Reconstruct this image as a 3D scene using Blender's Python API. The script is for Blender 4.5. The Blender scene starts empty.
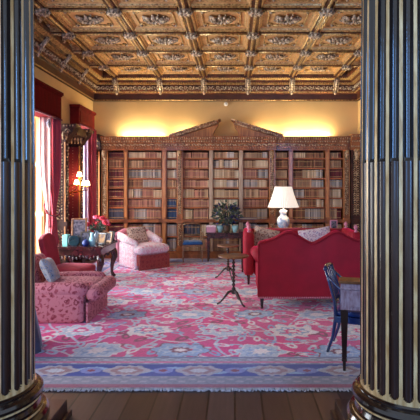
import bpy, math, random
import numpy as np
from mathutils import Vector, Matrix
PI = math.pi
random.seed(7)
scene = bpy.context.scene
COL = scene.collection

def lin(r, g, b):
    f = lambda c: (c/255/12.92) if c/255 <= .04045 else ((c/255+.055)/1.055)**2.4
    return (f(r), f(g), f(b), 1.0)

# ------------------------------------------------------------------ camera
cam_data = bpy.data.cameras.new('camera')
cam = bpy.data.objects.new('camera', cam_data); COL.objects.link(cam)
cam.location = (0, 0, 1.6); cam.rotation_euler = (PI/2, 0, 0)
cam_data.sensor_width = 36; cam_data.lens = 36*450/420
cam_data.shift_x = -25/420; cam_data.shift_y = -23/420
cam_data.clip_start = .05
scene.camera = cam

# ------------------------------------------------------------------ world and light
world = bpy.data.worlds.new('world'); scene.world = world
world.use_nodes = True
bg = world.node_tree.nodes['Background']
bg.inputs[0].default_value = (.74, .84, 1.0, 1); bg.inputs[1].default_value = .42

def area(name, loc, rot, sx, sy, power, color):
    d = bpy.data.lights.new(name, 'AREA'); d.shape = 'RECTANGLE'; d.size = sx; d.size_y = sy
    d.energy = power; d.color = color
    o = bpy.data.objects.new(name, d); o.location = loc; o.rotation_euler = rot; COL.objects.link(o)
    return o
DAY = (.88, .94, 1.0)
WIN_Y = ((3.55, 4.95), (5.95, 7.75), (8.98, 9.95))       # window openings in the left wall
for a, b in WIN_Y:                                       # daylight entering each window
    area('window_daylight', (-3.80, (a+b)/2, 1.55), (0, -PI/2, 0), 2.2, (b-a)*.9, (30 if a < 5 else 68)*(b-a), DAY)
area('anteroom_window_light', (2.4, -2.2, 2.7), (math.radians(93), 0, math.radians(38)), 1.1, 2.6, 95, (.15, .42, 1.0))
area('anteroom_window_light', (-2.9, -1.2, 2.7), (math.radians(93), 0, math.radians(-40)), .9, 2.6, 40, (.15, .42, 1.0))
scene.view_settings.view_transform = 'Standard'
scene.view_settings.look = 'None'
scene.view_settings.gamma = 1
scene.view_settings.use_curve_mapping = False
scene.view_settings.exposure = 1.02

# ------------------------------------------------------------------ materials
def nodes(m):
    m.use_nodes = True
    nt = m.node_tree
    return nt, nt.nodes['Principled BSDF']
def mat(name, col, rough=.5, metal=0, sheen=0, coat=0, bump=0, bscale=40, var=0, vscale=6, col2=None, stretch=None, sheen_col=None, emit=0, trans=0, spec=None):
    """plain colour, broken up by a noise towards col2, with a noise bump"""
    m = bpy.data.materials.new(name); nt, p = nodes(m)
    L = nt.links
    p.inputs['Base Color'].default_value = col; p.inputs['Roughness'].default_value = rough
    p.inputs['Metallic'].default_value = metal
    if sheen:
        p.inputs['Sheen Weight'].default_value = sheen; p.inputs['Sheen Roughness'].default_value = .35
        p.inputs['Sheen Tint'].default_value = sheen_col or (1, 1, 1, 1)
    if coat: p.inputs['Coat Weight'].default_value = coat; p.inputs['Coat Roughness'].default_value = .12
    if spec is not None: p.inputs['Specular IOR Level'].default_value = spec
    if emit: p.inputs['Emission Color'].default_value = col; p.inputs['Emission Strength'].default_value = emit
    if trans: p.inputs['Transmission Weight'].default_value = trans
    tc = nt.nodes.new('ShaderNodeTexCoord'); mp = nt.nodes.new('ShaderNodeMapping')
    L.new(tc.outputs['Object'], mp.inputs[0])
    if stretch: mp.inputs['Scale'].default_value = stretch
    if var or col2:
        n = nt.nodes.new('ShaderNodeTexNoise'); n.inputs['Scale'].default_value = vscale; n.inputs['Detail'].default_value = 5
        L.new(mp.outputs[0], n.inputs['Vector'])
        r = nt.nodes.new('ShaderNodeValToRGB'); L.new(n.outputs[0], r.inputs[0])
        c2 = col2 or tuple(c*(1-var) for c in col[:3])+(1,)
        r.color_ramp.elements[0].position = .36; r.color_ramp.elements[0].color = c2
        r.color_ramp.elements[1].position = .62; r.color_ramp.elements[1].color = col
        L.new(r.outputs[0], p.inputs['Base Color'])
    if bump:
        n2 = nt.nodes.new('ShaderNodeTexNoise'); n2.inputs['Scale'].default_value = bscale; n2.inputs['Detail'].default_value = 3
        L.new(mp.outputs[0], n2.inputs['Vector'])
        b = nt.nodes.new('ShaderNodeBump'); b.inputs['Strength'].default_value = bump; b.inputs['Distance'].default_value = .01
        L.new(n2.outputs[0], b.inputs['Height']); L.new(b.outputs[0], p.inputs['Normal'])
    return m
def damask(name, base, motif, motif2, scale=7, rough=.85, sheen=.3):
    """printed or woven floral cloth: ringed rosettes linked by scrolling lines"""
    m = bpy.data.materials.new(name); nt, p = nodes(m); L = nt.links
    tc = nt.nodes.new('ShaderNodeTexCoord')
    v = nt.nodes.new('ShaderNodeTexVoronoi'); v.inputs['Scale'].default_value = scale
    v.inputs['Randomness'].default_value = .35
    nz = nt.nodes.new('ShaderNodeTexNoise'); nz.inputs['Scale'].default_value = scale*1.6
    mx = nt.nodes.new('ShaderNodeMixRGB'); mx.inputs[0].default_value = .06
    L.new(tc.outputs['Object'], nz.inputs['Vector']); L.new(tc.outputs['Object'], mx.inputs[1]); L.new(nz.outputs['Color'], mx.inputs[2])
    L.new(mx.outputs[0], v.inputs['Vector'])
    r = nt.nodes.new('ShaderNodeValToRGB'); cr = r.color_ramp; cr.interpolation = 'EASE'
    cr.elements[0].position = 0; cr.elements[0].color = motif
    cr.elements[1].position = .95; cr.elements[1].color = motif2
    for pos, c in ((.14, motif), (.2, base), (.3, base), (.36, motif), (.43, motif2), (.5, base), (.66, base), (.74, motif2)):
        e = cr.elements.new(pos); e.color = c
    L.new(v.outputs['Distance'], r.inputs[0])
    L.new(r.outputs[0], p.inputs['Base Color'])
    p.inputs['Roughness'].default_value = rough; p.inputs['Sheen Weight'].default_value = sheen
    return m

M = {}
M['plaster'] = mat('ochre_plaster', lin(218, 182, 126), .85, var=.08, vscale=2, bump=.05)
M['plank'] = None
M['wood'] = mat('oak_carved', lin(176, 104, 52), .42, col2=lin(124, 66, 32), vscale=9, stretch=(1, 1, .3), bump=.25, bscale=60, coat=.15)
M['wood_light'] = mat('oak_post', lin(210, 142, 80), .4, col2=lin(172, 106, 56), vscale=12, stretch=(3, 3, .3), coat=.2)
M['pale_sheen_post'] = mat('pale_sheen_post', lin(206, 180, 150), .35, col2=lin(176, 140, 108), vscale=12, stretch=(3, 3, .3), coat=.3)  # pale reflection on these posts is put into their colour
M['shelf'] = mat('oak_shelf', lin(186, 106, 54), .5, col2=lin(136, 72, 36), vscale=8, stretch=(.4, 3, 3))
M['carve'] = mat('carving_highlight', lin(226, 192, 150), .38, col2=lin(110, 70, 40), vscale=22, bump=.4, bscale=60)
M['case_back'] = mat('bookcase_lining', lin(70, 38, 26), .8)
M['dark_oak'] = mat('oak_dark', lin(82, 46, 34), .55, col2=lin(48, 26, 22), vscale=12, bump=.3, bscale=60, spec=.3)
M['ceil_panel'] = mat('ceiling_panel', lin(222, 174, 118), .55, col2=lin(198, 148, 94), vscale=7, bump=.1, bscale=25)
M['ceil_beam'] = mat('ceiling_beam', lin(120, 68, 40), .4, col2=lin(66, 36, 22), vscale=10, bump=.4, bscale=50, coat=.2)
M['ceil_gold'] = mat('ceiling_gilt', lin(232, 196, 130), .32, metal=.35, col2=lin(146, 106, 60), vscale=30, bump=.3, bscale=60)
M['ceil_carve'] = mat('ceiling_carving', lin(232, 212, 184), .35, metal=.1, col2=lin(64, 40, 28), vscale=26, bump=.6, bscale=50)
M['cornice_brown'] = mat('cornice_board', lin(100, 56, 30), .4, col2=lin(78, 42, 24), vscale=4, coat=.2)
M['column_dark'] = mat('column_flute', lin(30, 17, 15), .16, coat=.8, bump=.12, bscale=30, var=.3)
M['column_rod'] = mat('column_cabling', lin(52, 28, 22), .3, coat=.35, bump=.1, bscale=30, var=.3)  # lower shaft's lack of blue reflection is put into this duller brown
M['column_gilt'] = mat('column_gilding', lin(232, 200, 146), .3, metal=.15, col2=lin(184, 142, 88), vscale=9, bump=.15, stretch=(3, 3, .6))
M['velvet'] = mat('crimson_velvet', lin(164, 0, 36), .75, sheen=.55, sheen_col=lin(255, 20, 100), var=.2, vscale=5, bump=.05, bscale=90)
M['velvet_trim'] = mat('rose_trim', lin(214, 130, 150), .8, sheen=.3)
M['rose'] = mat('rose_velvet', lin(162, 34, 54), .8, sheen=.45, sheen_col=lin(255, 150, 170), var=.25, vscale=6)
M['mahogany'] = mat('mahogany', lin(72, 24, 30), .25, col2=lin(38, 14, 20), vscale=10, coat=.5, bump=.15)
M['walnut'] = mat('walnut_top', lin(150, 100, 56), .28, col2=lin(110, 66, 36), vscale=9, coat=.5, stretch=(1, 4, 1))
M['walnut_dark'] = mat('walnut_dark', lin(46, 24, 24), .3, coat=.4, var=.3)
M['desk'] = mat('desk_wood_sheen', lin(186, 168, 190), .2, col2=lin(150, 122, 140), vscale=14, coat=.8, stretch=(3, 3, 1))  # pale lavender reflection is painted into the wood colour
M['blue_sheen_wood'] = mat('ebonised_blue_sheen', lin(36, 52, 104), .18, coat=.9, var=.3)  # dark wood with its blue reflection put into the base colour
M['leather_blue'] = mat('blue_leather', lin(22, 52, 118), .3, coat=.3, var=.3)
M['blue_seat'] = mat('blue_seat_cloth', lin(20, 84, 150), .6, sheen=.3)
M['gilt'] = mat('gilt', lin(170, 132, 100), .35, metal=.4, var=.4, vscale=20)
M['brass'] = mat('brass', lin(190, 140, 70), .25, metal=.9)
M['porcelain'] = mat('blue_white_porcelain', lin(226, 230, 226), .15, coat=.5, col2=lin(120, 150, 190), vscale=14)
M['shade_cloth'] = mat('lampshade_cloth', lin(240, 228, 212), .8, emit=.35)
M['bulb'] = mat('lit_shade', (1, .78, .45, 1), .8, emit=5)
M['sunlit_cloth'] = mat('sunlit_curtain_edge', lin(246, 206, 200), .9, sheen=.2)  # sunlit edge of the curtain painted as a paler cloth
M['silk'] = mat('crimson_curtain', lin(196, 70, 84), .7, sheen=.4, sheen_col=lin(255, 170, 180), var=.25, vscale=3, stretch=(6, 6, .4))
M['silk_dark'] = mat('deep_red_curtain', lin(120, 22, 38), .8, sheen=.3, var=.3, vscale=3)
M['lilac'] = mat('lilac_lining', lin(206, 190, 224), .8)
M['pelmet'] = mat('pelmet_red', lin(104, 6, 14), .9, var=.3, vscale=6, stretch=(6, 6, .5), spec=.12)
M['pelmet2'] = mat('pelmet_wood', lin(136, 26, 22), .8, var=.3, vscale=8, spec=.2)
M['redpanel'] = mat('red_wall_silk', lin(124, 26, 28), .6, var=.2, vscale=9)
M['shutter'] = mat('pine_shutter', lin(222, 168, 112), .5, var=.15, vscale=5, stretch=(5, 5, .3))
M['glass'] = mat('window_glass', (.9, .95, 1, 1), .02, trans=1)
gm = bpy.data.materials.new('clear_pane'); nt, p = nodes(gm)
tr = nt.nodes.new('ShaderNodeBsdfTransparent'); gs = nt.nodes.new('ShaderNodeBsdfGlossy'); gs.inputs['Roughness'].default_value = .02
mxs = nt.nodes.new('ShaderNodeMixShader'); mxs.inputs[0].default_value = .06
nt.links.new(tr.outputs[0], mxs.inputs[1]); nt.links.new(gs.outputs[0], mxs.inputs[2]); nt.links.new(mxs.outputs[0], nt.nodes['Material Output'].inputs[0])
M['glass'] = gm
M['white_paint'] = mat('white_paint', lin(236, 234, 228), .4)
M['leaf'] = mat('leaf', lin(96, 112, 84), .4, col2=lin(44, 60, 66), vscale=8)
M['leaf2'] = mat('leaf_pale', lin(128, 142, 118), .5, var=.3)
M['bud'] = mat('violet_bud', lin(70, 66, 130), .6)
M['flower'] = mat('coral_petal', lin(238, 66, 86), .6, col2=lin(206, 26, 50), vscale=20, sheen=.2)
M['pink'] = mat('pink_petal', lin(246, 130, 160), .6)
M['celadon'] = mat('celadon', lin(160, 214, 222), .2, coat=.6, var=.15)
M['pot'] = mat('bronze_pot', lin(112, 98, 84), .35, metal=.4, var=.4)
M['teal'] = mat('teal_lacquer', lin(6, 50, 62), .25, coat=.5, var=.3)
M['aqua'] = mat('aqua_paint', lin(130, 214, 208), .4)
M['navy'] = mat('navy', lin(28, 48, 120), .4, var=.3)
M['cobalt'] = mat('cobalt_cloth', lin(34, 70, 160), .6)
M['white_rug'] = mat('cotton_fringe', lin(206, 200, 206), .9, var=.3, vscale=30)
M['drape'] = mat('slate_cloth', lin(66, 74, 102), .8, sheen=.3, var=.4, vscale=8)
M['rose_print'] = damask('rose_damask', lin(196, 116, 126), lin(116, 20, 42), lin(158, 66, 80), 12, sheen=.1)
M['white_print'] = damask('pale_floral', lin(240, 222, 226), lin(226, 130, 156), lin(232, 190, 204), 11)
M['shaded_print'] = damask('shaded_floral', lin(160, 62, 58), lin(120, 30, 40), lin(176, 92, 84), 12)  # shade on the chair's front is put into this darker print
M['cushion_print'] = damask('tan_floral', lin(204, 176, 156), lin(150, 84, 62), lin(120, 96, 92), 14)
M['pale_cushion'] = damask('cream_floral', lin(232, 214, 218), lin(190, 120, 150), lin(170, 160, 190), 14)
M['pillow_blue'] = damask('grey_blue_brocade', lin(150, 154, 168), lin(76, 88, 118), lin(196, 176, 150), 16)
M['gold_mount'] = mat('gold_mount', lin(196, 136, 60), .5, col2=lin(90, 56, 40), vscale=12)
def photo_mat(name, a, b, s):
    return mat(name, lin(*a), .6, col2=lin(*b), vscale=s, spec=.2)
M['photo'] = photo_mat('portrait_print', (130, 122, 132), (44, 40, 56), 22)
M['photo2'] = photo_mat('landscape_print', (120, 110, 120), (40, 40, 60), 18)
M['red_book'] = mat('pink_cover', lin(214, 150, 176), .6)

# planked floor
m = bpy.data.materials.new('oak_planks'); nt, p = nodes(m); L = nt.links
tc = nt.nodes.new('ShaderNodeTexCoord'); mp = nt.nodes.new('ShaderNodeMapping'); mp.inputs['Rotation'].default_value = (0, 0, PI/2)
br = nt.nodes.new('ShaderNodeTexBrick'); br.inputs['Scale'].default_value = 1
br.inputs['Brick Width'].default_value = 2.4; br.inputs['Row Height'].default_value = .2; br.inputs['Mortar Size'].default_value = .007
br.inputs['Color1'].default_value = lin(98, 78, 74); br.inputs['Color2'].default_value = lin(66, 50, 50); br.inputs['Mortar'].default_value = lin(24, 16, 16)
nz = nt.nodes.new('ShaderNodeTexNoise'); nz.inputs['Scale'].default_value = 5; nz.inputs['Detail'].default_value = 6
mp2 = nt.nodes.new('ShaderNodeMapping'); mp2.inputs['Scale'].default_value = (6, .6, 1)
mx = nt.nodes.new('ShaderNodeMixRGB'); mx.blend_type = 'MULTIPLY'; mx.inputs[0].default_value = .6
L.new(tc.outputs['Object'], mp.inputs[0]); L.new(mp.outputs[0], br.inputs['Vector'])
L.new(tc.outputs['Object'], mp2.inputs[0]); L.new(mp2.outputs[0], nz.inputs['Vector'])
L.new(br.outputs[0], mx.inputs[1]); L.new(nz.outputs[0], mx.inputs[2]); L.new(mx.outputs[0], p.inputs['Base Color'])
p.inputs['Roughness'].default_value = .35
M['plank'] = m

# ------------------------------------------------------------------ mesh builder
class MB:
    def __init__(s): s.v = []; s.f = []; s.m = []; s.s = []; s.M = Matrix()
    def add(s, vs, fs, mi=0, smooth=False):
        o = len(s.v)
        s.v += [tuple(s.M @ Vector(v)) for v in vs]
        for f in fs: s.f.append(tuple(i+o for i in f)); s.m.append(mi); s.s.append(smooth)
        return s
    def box(s, x0, x1, y0, y1, z0, z1, mi=0):
        vs = [(x, y, z) for x in (x0, x1) for y in (y0, y1) for z in (z0, z1)]
        return s.add(vs, [(0,1,3,2),(4,6,7,5),(0,4,5,1),(2,3,7,6),(0,2,6,4),(1,5,7,3)], mi)
    def taper(s, c0, s0, c1, s1, mi=0):
        """box between two level rectangles: c centre xyz, s half sizes xy"""
        vs = [(c0[0]+a*s0[0], c0[1]+b*s0[1], c0[2]) for a, b in ((-1,-1),(1,-1),(1,1),(-1,1))]
        vs += [(c1[0]+a*s1[0], c1[1]+b*s1[1], c1[2]) for a, b in ((-1,-1),(1,-1),(1,1),(-1,1))]
        return s.add(vs, [(3,2,1,0),(4,5,6,7),(0,1,5,4),(1,2,6,5),(2,3,7,6),(3,0,4,7)], mi)
    def rbox(s, x0, x1, y0, y1, z0, z1, r=.04, n=6, mi=0, puff=0):
        c = Vector(((x0+x1)/2, (y0+y1)/2, (z0+z1)/2)); h = Vector(((x1-x0)/2, (y1-y0)/2, (z1-z0)/2))
        r = min(r, *h); inner = h-Vector((r, r, r))
        vs = []; fs = []; idx = {}
        def V(i, j, k):
            if (i, j, k) not in idx:
                g = Vector((2*i/n-1, 2*j/n-1, 2*k/n-1))
                q = Vector([g[a]*h[a] for a in range(3)])
                # push samples towards the rounded rim so that it is well resolved
                q = Vector([math.copysign(abs(g[a])**.75, g[a])*h[a] for a in range(3)])
                cl = Vector([max(-inner[a], min(inner[a], q[a])) for a in range(3)])
                d = q-cl
                if d.length > 1e-9: q = cl+d.normalized()*r
                if puff:
                    e = (1-g[0]**2)*(1-g[1]**2) if abs(g[2]) == 1 else 0
                    q.z += math.copysign(puff*e, g[2]) if abs(g[2]) == 1 else 0
                idx[(i, j, k)] = len(vs); vs.append(q+c)
            return idx[(i, j, k)]
        for a in range(n):
            for b in range(n):
                fs += [(V(a,b,0),V(a,b+1,0),V(a+1,b+1,0),V(a+1,b,0)), (V(a,b,n),V(a+1,b,n),V(a+1,b+1,n),V(a,b+1,n)),
                       (V(a,0,b),V(a+1,0,b),V(a+1,0,b+1),V(a,0,b+1)), (V(a,n,b),V(a,n,b+1),V(a+1,n,b+1),V(a+1,n,b)),
                       (V(0,a,b),V(0,a,b+1),V(0,a+1,b+1),V(0,a+1,b)), (V(n,a,b),V(n,a+1,b),V(n,a+1,b+1),V(n,a,b+1))]
        return s.add(vs, fs, mi, True)
    def tube(s, pts, r, seg=8, mi=0, cap=True, flat=1):
        pts = [Vector(p) for p in pts]; n = len(pts)
        rs = r if isinstance(r, (list, tuple)) else [r]*n
        vs = []; fs = []; up = None
        for i, p in enumerate(pts):
            t = (pts[min(i+1, n-1)]-pts[max(i-1, 0)]).normalized()
            if up is None: up = Vector((0, 0, 1)) if abs(t.z) < .9 else Vector((1, 0, 0))
            a = t.cross(up).normalized(); b = a.cross(t).normalized(); up = b
            for k in range(seg):
                th = 2*PI*k/seg
                vs.append(p+a*math.cos(th)*rs[i]+b*math.sin(th)*rs[i]*flat)
        for i in range(n-1):
            for k in range(seg):
                k2 = (k+1) % seg
                fs.append((i*seg+k, (i+1)*seg+k, (i+1)*seg+k2, i*seg+k2))
        if cap: fs += [tuple(range(seg)), tuple(range((n-1)*seg, n*seg))[::-1]]
        return s.add(vs, fs, mi, True)
    def lathe(s, prof, c=(0,0,0), seg=24, mi=0, sx=1, sy=1, cap=True):
        vs = []; fs = []
        for r, z in prof:
            for k in range(seg):
                th = 2*PI*k/seg; vs.append((c[0]+r*math.cos(th)*sx, c[1]+r*math.sin(th)*sy, c[2]+z))
        n = len(prof)
        for i in range(n-1):
            for k in range(seg):
                k2 = (k+1) % seg; fs.append((i*seg+k, i*seg+k2, (i+1)*seg+k2, (i+1)*seg+k))
        if cap: fs += [tuple(range(seg))[::-1], tuple(range((n-1)*seg, n*seg))]
        return s.add(vs, fs, mi, True)
    def ball(s, c, rx, ry=None, rz=None, seg=10, mi=0):
        ry = ry or rx; rz = rz or rx; n = max(4, seg//2)
        prof = [(max(1e-4, math.sin(PI*i/n)), -math.cos(PI*i/n)) for i in range(n+1)]
        vs = []; fs = []
        for r, z in prof:
            for k in range(seg):
                th = 2*PI*k/seg; vs.append((c[0]+r*math.cos(th)*rx, c[1]+r*math.sin(th)*ry, c[2]+z*rz))
        for i in range(n):
            for k in range(seg):
                k2 = (k+1) % seg; fs.append((i*seg+k, i*seg+k2, (i+1)*seg+k2, (i+1)*seg+k))
        return s.add(vs, fs, mi, True)
    def prism(s, pts, axis, a, b, mi=0, smooth=False):
        """polygon pts (two coordinates) extruded along axis from a to b"""
        def P(u, v, w): return {'x': (w, u, v), 'y': (u, w, v), 'z': (u, v, w)}[axis]
        n = len(pts)
        vs = [P(u, v, a) for u, v in pts]+[P(u, v, b) for u, v in pts]
        fs = [tuple(range(n)), tuple(range(n, 2*n))[::-1]]+[(i, i+n, (i+1) % n+n, (i+1) % n) for i in range(n)]
        return s.add(vs, fs, mi, smooth)
    def build(s, name, mats, parent=None, bevel=0, loc=None):
        if name == 'leg': s.v = [(x, y, max(z, 0)) for x, y, z in s.v]   # feet end flat on what they stand on
        me = bpy.data.meshes.new(name); me.from_pydata(s.v, [], s.f)
        if not isinstance(mats, (list, tuple)): mats = [mats]
        for m_ in mats: me.materials.append(m_)
        me.polygons.foreach_set('material_index', s.m); me.polygons.foreach_set('use_smooth', s.s)
        me.update()
        import bmesh
        bm = bmesh.new(); bm.from_mesh(me); bmesh.ops.recalc_face_normals(bm, faces=bm.faces[:]); bm.to_mesh(me); bm.free()
        o = bpy.data.objects.new(name, me); COL.objects.link(o)
        if parent: o.parent = parent
        if loc: o.location = loc
        if bevel:
            b = o.modifiers.new('bevel', 'BEVEL'); b.width = bevel; b.segments = 2; b.limit_method = 'ANGLE'
        return o
def tag(o, label, cat, group=None, kind=None):
    if label: o['label'] = label
    if cat: o['category'] = cat
    if group: o['group'] = group
    if kind: o['kind'] = kind
    return o
def thing(name, label, cat, loc=(0,0,0), rz=0, group=None):
    o = bpy.data.objects.new(name, None); COL.objects.link(o); o.empty_display_size = .1
    o.location = loc; o.rotation_euler = (0, 0, rz)
    return tag(o, label, cat, group)
def struct(o): o['kind'] = 'structure'; return o
def copy_tree(o, parent=None):
    c = o.copy(); COL.objects.link(c)
    if parent: c.parent = parent
    for ch in list(o.children):
        copy_tree(ch, c)
    return c
def lerp(a, b, t): return a+(b-a)*t

# ------------------------------------------------------------------ room shell
XL, XR, YB, ZC = -3.28, 2.84, 10.4, 4.3
struct(MB().box(-7, 7, -4, 10.7, -.12, 0).build('floor', M['plank']))
struct(MB().box(XL-.5, XR+.4, YB, YB+.2, 0, ZC).build('wall_back', M['plaster']))
struct(MB().box(XR, XR+.3, 3.0, YB, 0, ZC).build('wall_right', M['plaster']))
# left wall, 0.5 m thick, with three tall window openings
w = MB(); ys = [3.0]
for a, b in WIN_Y: ys += [a, b]
ys += [YB]
for i in range(0, len(ys), 2): w.box(XL-.5, XL, ys[i], ys[i+1], 0, ZC)
for a, b in WIN_Y:
    w.box(XL-.5, XL, a, b, 2.85, ZC); w.box(XL-.5, XL, a, b, 0, .35)
struct(w.build('wall_left', M['plaster']))
for i, (a, b) in enumerate(WIN_Y):
    root = thing('window_%d' % (i+1), None, None, (XL-.42, (a+b)/2, .35)); struct(root)
    hw = (b-a)/2; f = MB()
    f.box(-.03, .03, -hw, -hw+.06, 0, 2.5).box(-.03, .03, hw-.06, hw, 0, 2.5).box(-.03, .03, -hw+.06, hw-.06, 0, .07).box(-.03, .03, -hw+.06, hw-.06, 2.43, 2.5)
    f.box(-.03, .04, -hw+.06, hw-.06, 1.22, 1.29)
    f.box(-.015, .015, -.015, .015, .07, 1.22).box(-.015, .015, -.015, .015, 1.29, 2.43)
    f.box(-.015, .015, -hw+.06, hw-.06, .63, .66).box(-.015, .015, -hw+.06, hw-.06, 1.85, 1.88)
    f.build('window_frame', M['white_paint'], root)
    for z0, z1 in ((.07, 1.22), (1.29, 2.43)):
        MB().box(-.004, .004, -hw+.06, hw-.06, z0, z1).build('pane', M['glass'], root)
    for sgn in (-1, 1):                                   # folded shutters lining the reveal
        s_ = MB(); y = sgn*(hw-.012)
        s_.box(.05, .415, y-.012, y+.012, 0, 2.5)
        for k in range(3):
            x0 = .07+k*.115
            for z0, z1 in ((.08, .75), (.83, 1.6), (1.68, 2.42)):
                s_.box(x0, x0+.09, y-sgn*.026-.008, y-sgn*.026+.016 if sgn < 0 else y-sgn*.026+.016, z0, z1)
        s_.build('shutter', M['shutter'], root)
bs = MB()
for y0, y1 in ((3.0, 3.55), (4.95, 5.95), (7.75, 8.98), (9.95, 10.05)): bs.box(XL, XL+.03, y0, y1, 0, .2)
struct(bs.build('baseboard_left', M['dark_oak']))
struct(MB().box(XR-.03, XR, 3.0, 10.05, 0, .2).build('baseboard_right', M['dark_oak']))

# ------------------------------------------------------------------ coffered ceiling
ceiling = struct(MB().box(XL-.5, XR+.3, 2.4, YB+.2, ZC, ZC+.15).build('ceiling', M['ceil_panel']))
BX = [-2.705+k*1.0 for k in range(6)]                     # beams running into the room
CY = [9.25-k*.975 for k in range(7)]                      # cross beams
ZB = 4.07
ZP = 4.165                                               # underside of the coffer panels
def beam_profile(mb, along, c, a, b):
    """dark beam with a gilt rounded rib and lipped edges, running from a to b"""
    def bx(u0, u1, z0, z1, mi):
        if along == 'y': mb.box(c+u0, c+u1, a, b, z0, z1, mi)
        else: mb.box(a, b, c+u0, c+u1, z0, z1, mi)
    bx(-.075, .075, ZB+.03, ZC, 0)
    bx(-.045, .045, ZB+.012, ZB+.03, 0)
    
    bx(-.085, -.068, ZB+.022, ZB+.05, 1); bx(.068, .085, ZB+.022, ZB+.05, 1)
    P = (lambda t: (c, t, ZB+.012)) if along == 'y' else (lambda t: (t, c, ZB+.012))
    mb.tube([P(a), P(b)], .022, 8, 1)
for x in BX:
    mb = MB(); beam_profile(mb, 'y', x, 2.9, 10.1); mb.build('beam', [M['ceil_beam'], M['ceil_gold']], ceiling)
XS = [XL+.1]+BX+[XR-.1]
for y in CY:
    mb = MB()
    for i in range(len(XS)-1): beam_profile(mb, 'x', y, XS[i]+(.1 if i else 0), XS[i+1]-(.1 if i < len(XS)-2 else 0))
    mb.build('cross_beam', [M['ceil_beam'], M['ceil_gold']], ceiling)
# carved boss where beams cross
def boss_mesh():
    mb = MB()
    mb.lathe([(.075, .0), (.095, -.012), (.08, -.03), (.045, -.045), (.03, -.075), (.012, -.095), (.001, -.1)], (0, 0, ZB+.03), 12)
    for k in range(8):
        a = k*PI/4; L_ = .12 if k % 2 == 0 else .10
        mb.tube([(math.cos(a)*.03, math.sin(a)*.03, ZB-.03), (math.cos(a)*.08, math.sin(a)*.08, ZB-.035), (math.cos(a)*L_, math.sin(a)*L_, ZB+.0)], [.02, .028, .008], 6)
    return mb
first = None
bossm = boss_mesh()
for x in BX:
    for y in CY[:6]:
        if first is None: first = bossm.build('boss', M['ceil_carve'], ceiling); o = first
        else: o = first.copy(); COL.objects.link(o)
        o.location = (x, y, 0)
# coffers
def ring(mb, hx, hy, wd, z0, z1, mi):
    """rectangular frame of section wd between z0 and z1"""
    mb.box(-hx, hx, -hy, -hy+wd, z0, z1, mi).box(-hx, hx, hy-wd, hy, z0, z1, mi)
    mb.box(-hx, -hx+wd, -hy+wd, hy-wd, z0, z1, mi).box(hx-wd, hx, -hy+wd, hy-wd, z0, z1, mi)
def coffer_mesh(hx, hy):
    mb = MB()
    # sloping ovolo from the beam foot to the panel
    z0, z1 = ZB+.035, ZP
    o_, i_ = 0, .085
    vs = []
    prof = [(0, z0), (.022, z0+.006), (.03, z0+.03), (.045, z0+.035), (.055, z1-.012), (.07, z1), (.07, ZC)]
    for d, z in prof:
        vs += [(-hx+d, -hy+d, z), (hx-d, -hy+d, z), (hx-d, hy-d, z), (-hx+d, hy-d, z)]
    fs = []
    for k in range(len(prof)-1):
        for c in range(4): fs.append((k*4+c, k*4+(c+1) % 4, (k+1)*4+(c+1) % 4, (k+1)*4+c))
    for k, f in enumerate(fs): mb.add([vs[i] for i in f], [(0, 1, 2, 3)], 1 if (k//4) in (1, 4) else 0)
    mb.box(-hx+.07, hx-.07, -hy+.07, hy-.07, ZP-.001, ZP+.03, 0)
    zp = ZP
    # inner notched frame
    ix, iy = hx-.14, hy-.125
    nx, ny = .07, .06
    P = [(-ix+nx, -iy), (ix-nx, -iy), (ix-nx, -iy+ny), (ix, -iy+ny), (ix, iy-ny), (ix-nx, iy-ny), (ix-nx, iy), (-ix+nx, iy), (-ix+nx, iy-ny), (-ix, iy-ny), (-ix, -iy+ny), (-ix+nx, -iy+ny)]
    for k in range(12):
        a, b = P[k], P[(k+1) % 12]
        mb.tube([(a[0], a[1], zp-.008), (b[0], b[1], zp-.008)], .016, 6, 1)
    for sx in (-1, 1):
        for sy in (-1, 1):
            cx, cy = sx*(ix-.015), sy*(iy-.015)
            mb.tube([(cx-.03*sx, cy, zp-.01), (cx, cy, zp-.03), (cx+.02*sx, cy-.03*sy, zp-.01)], [.014, .022, .01], 6, 2)
            mb.ball((cx, cy, zp-.01), .026, .026, .02, 8, 2)
    return mb
def carving_mesh(sx, sy, seed):
    """oval cartouche of acanthus leaves round a rosette"""
    rnd = random.Random(seed); mb = MB(); zp = ZP
    mb.ball((0, 0, zp), sx*.30, sy*.42, .045, 12)
    for k in range(16):
        a = 2*PI*k/16+rnd.uniform(-.1, .1)
        ca, sa = math.cos(a), math.sin(a)
        r0, r1 = .35, rnd.uniform(.85, 1.05)
        tw = rnd.uniform(-.25, .25)
        pts = []
        for t in (0, .35, .7, 1):
            r = lerp(r0, r1, t); b = a+tw*t
            pts.append((math.cos(b)*r*sx, math.sin(b)*r*sy, zp-.02-.035*math.sin(PI*min(1, t+.15))))
        mb.tube(pts, [.012, .026, .022, .006], 6)
        mb.ball((math.cos(a+tw)*r1*sx, math.sin(a+tw)*r1*sy, zp-.02), .016, seg=6)
    for sg in (-1, 1):
        mb.tube([(sg*sx*(.2+.5*math.cos(t)), sy*.55*math.sin(t), zp-.06) for t in [PI*q/7-PI/2 for q in range(8)]], .011, 6)
    for k in range(7): mb.ball((rnd.uniform(-.22, .22)*sx, rnd.uniform(-.3, .3)*sy, zp-.05), .022, seg=6)
    return mb
cells_x = [(BX[i]+BX[i+1])/2 for i in range(5)]
cells_y = [(CY[i]+CY[i+1])/2 for i in range(6)]
hx, hy = .5-.075, .4875-.075
full = coffer_mesh(hx, hy); fo = None; carv = [carving_mesh(.21, .15, s_) for s_ in (1, 2, 3)]; co = {}
n_ = 0
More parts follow.
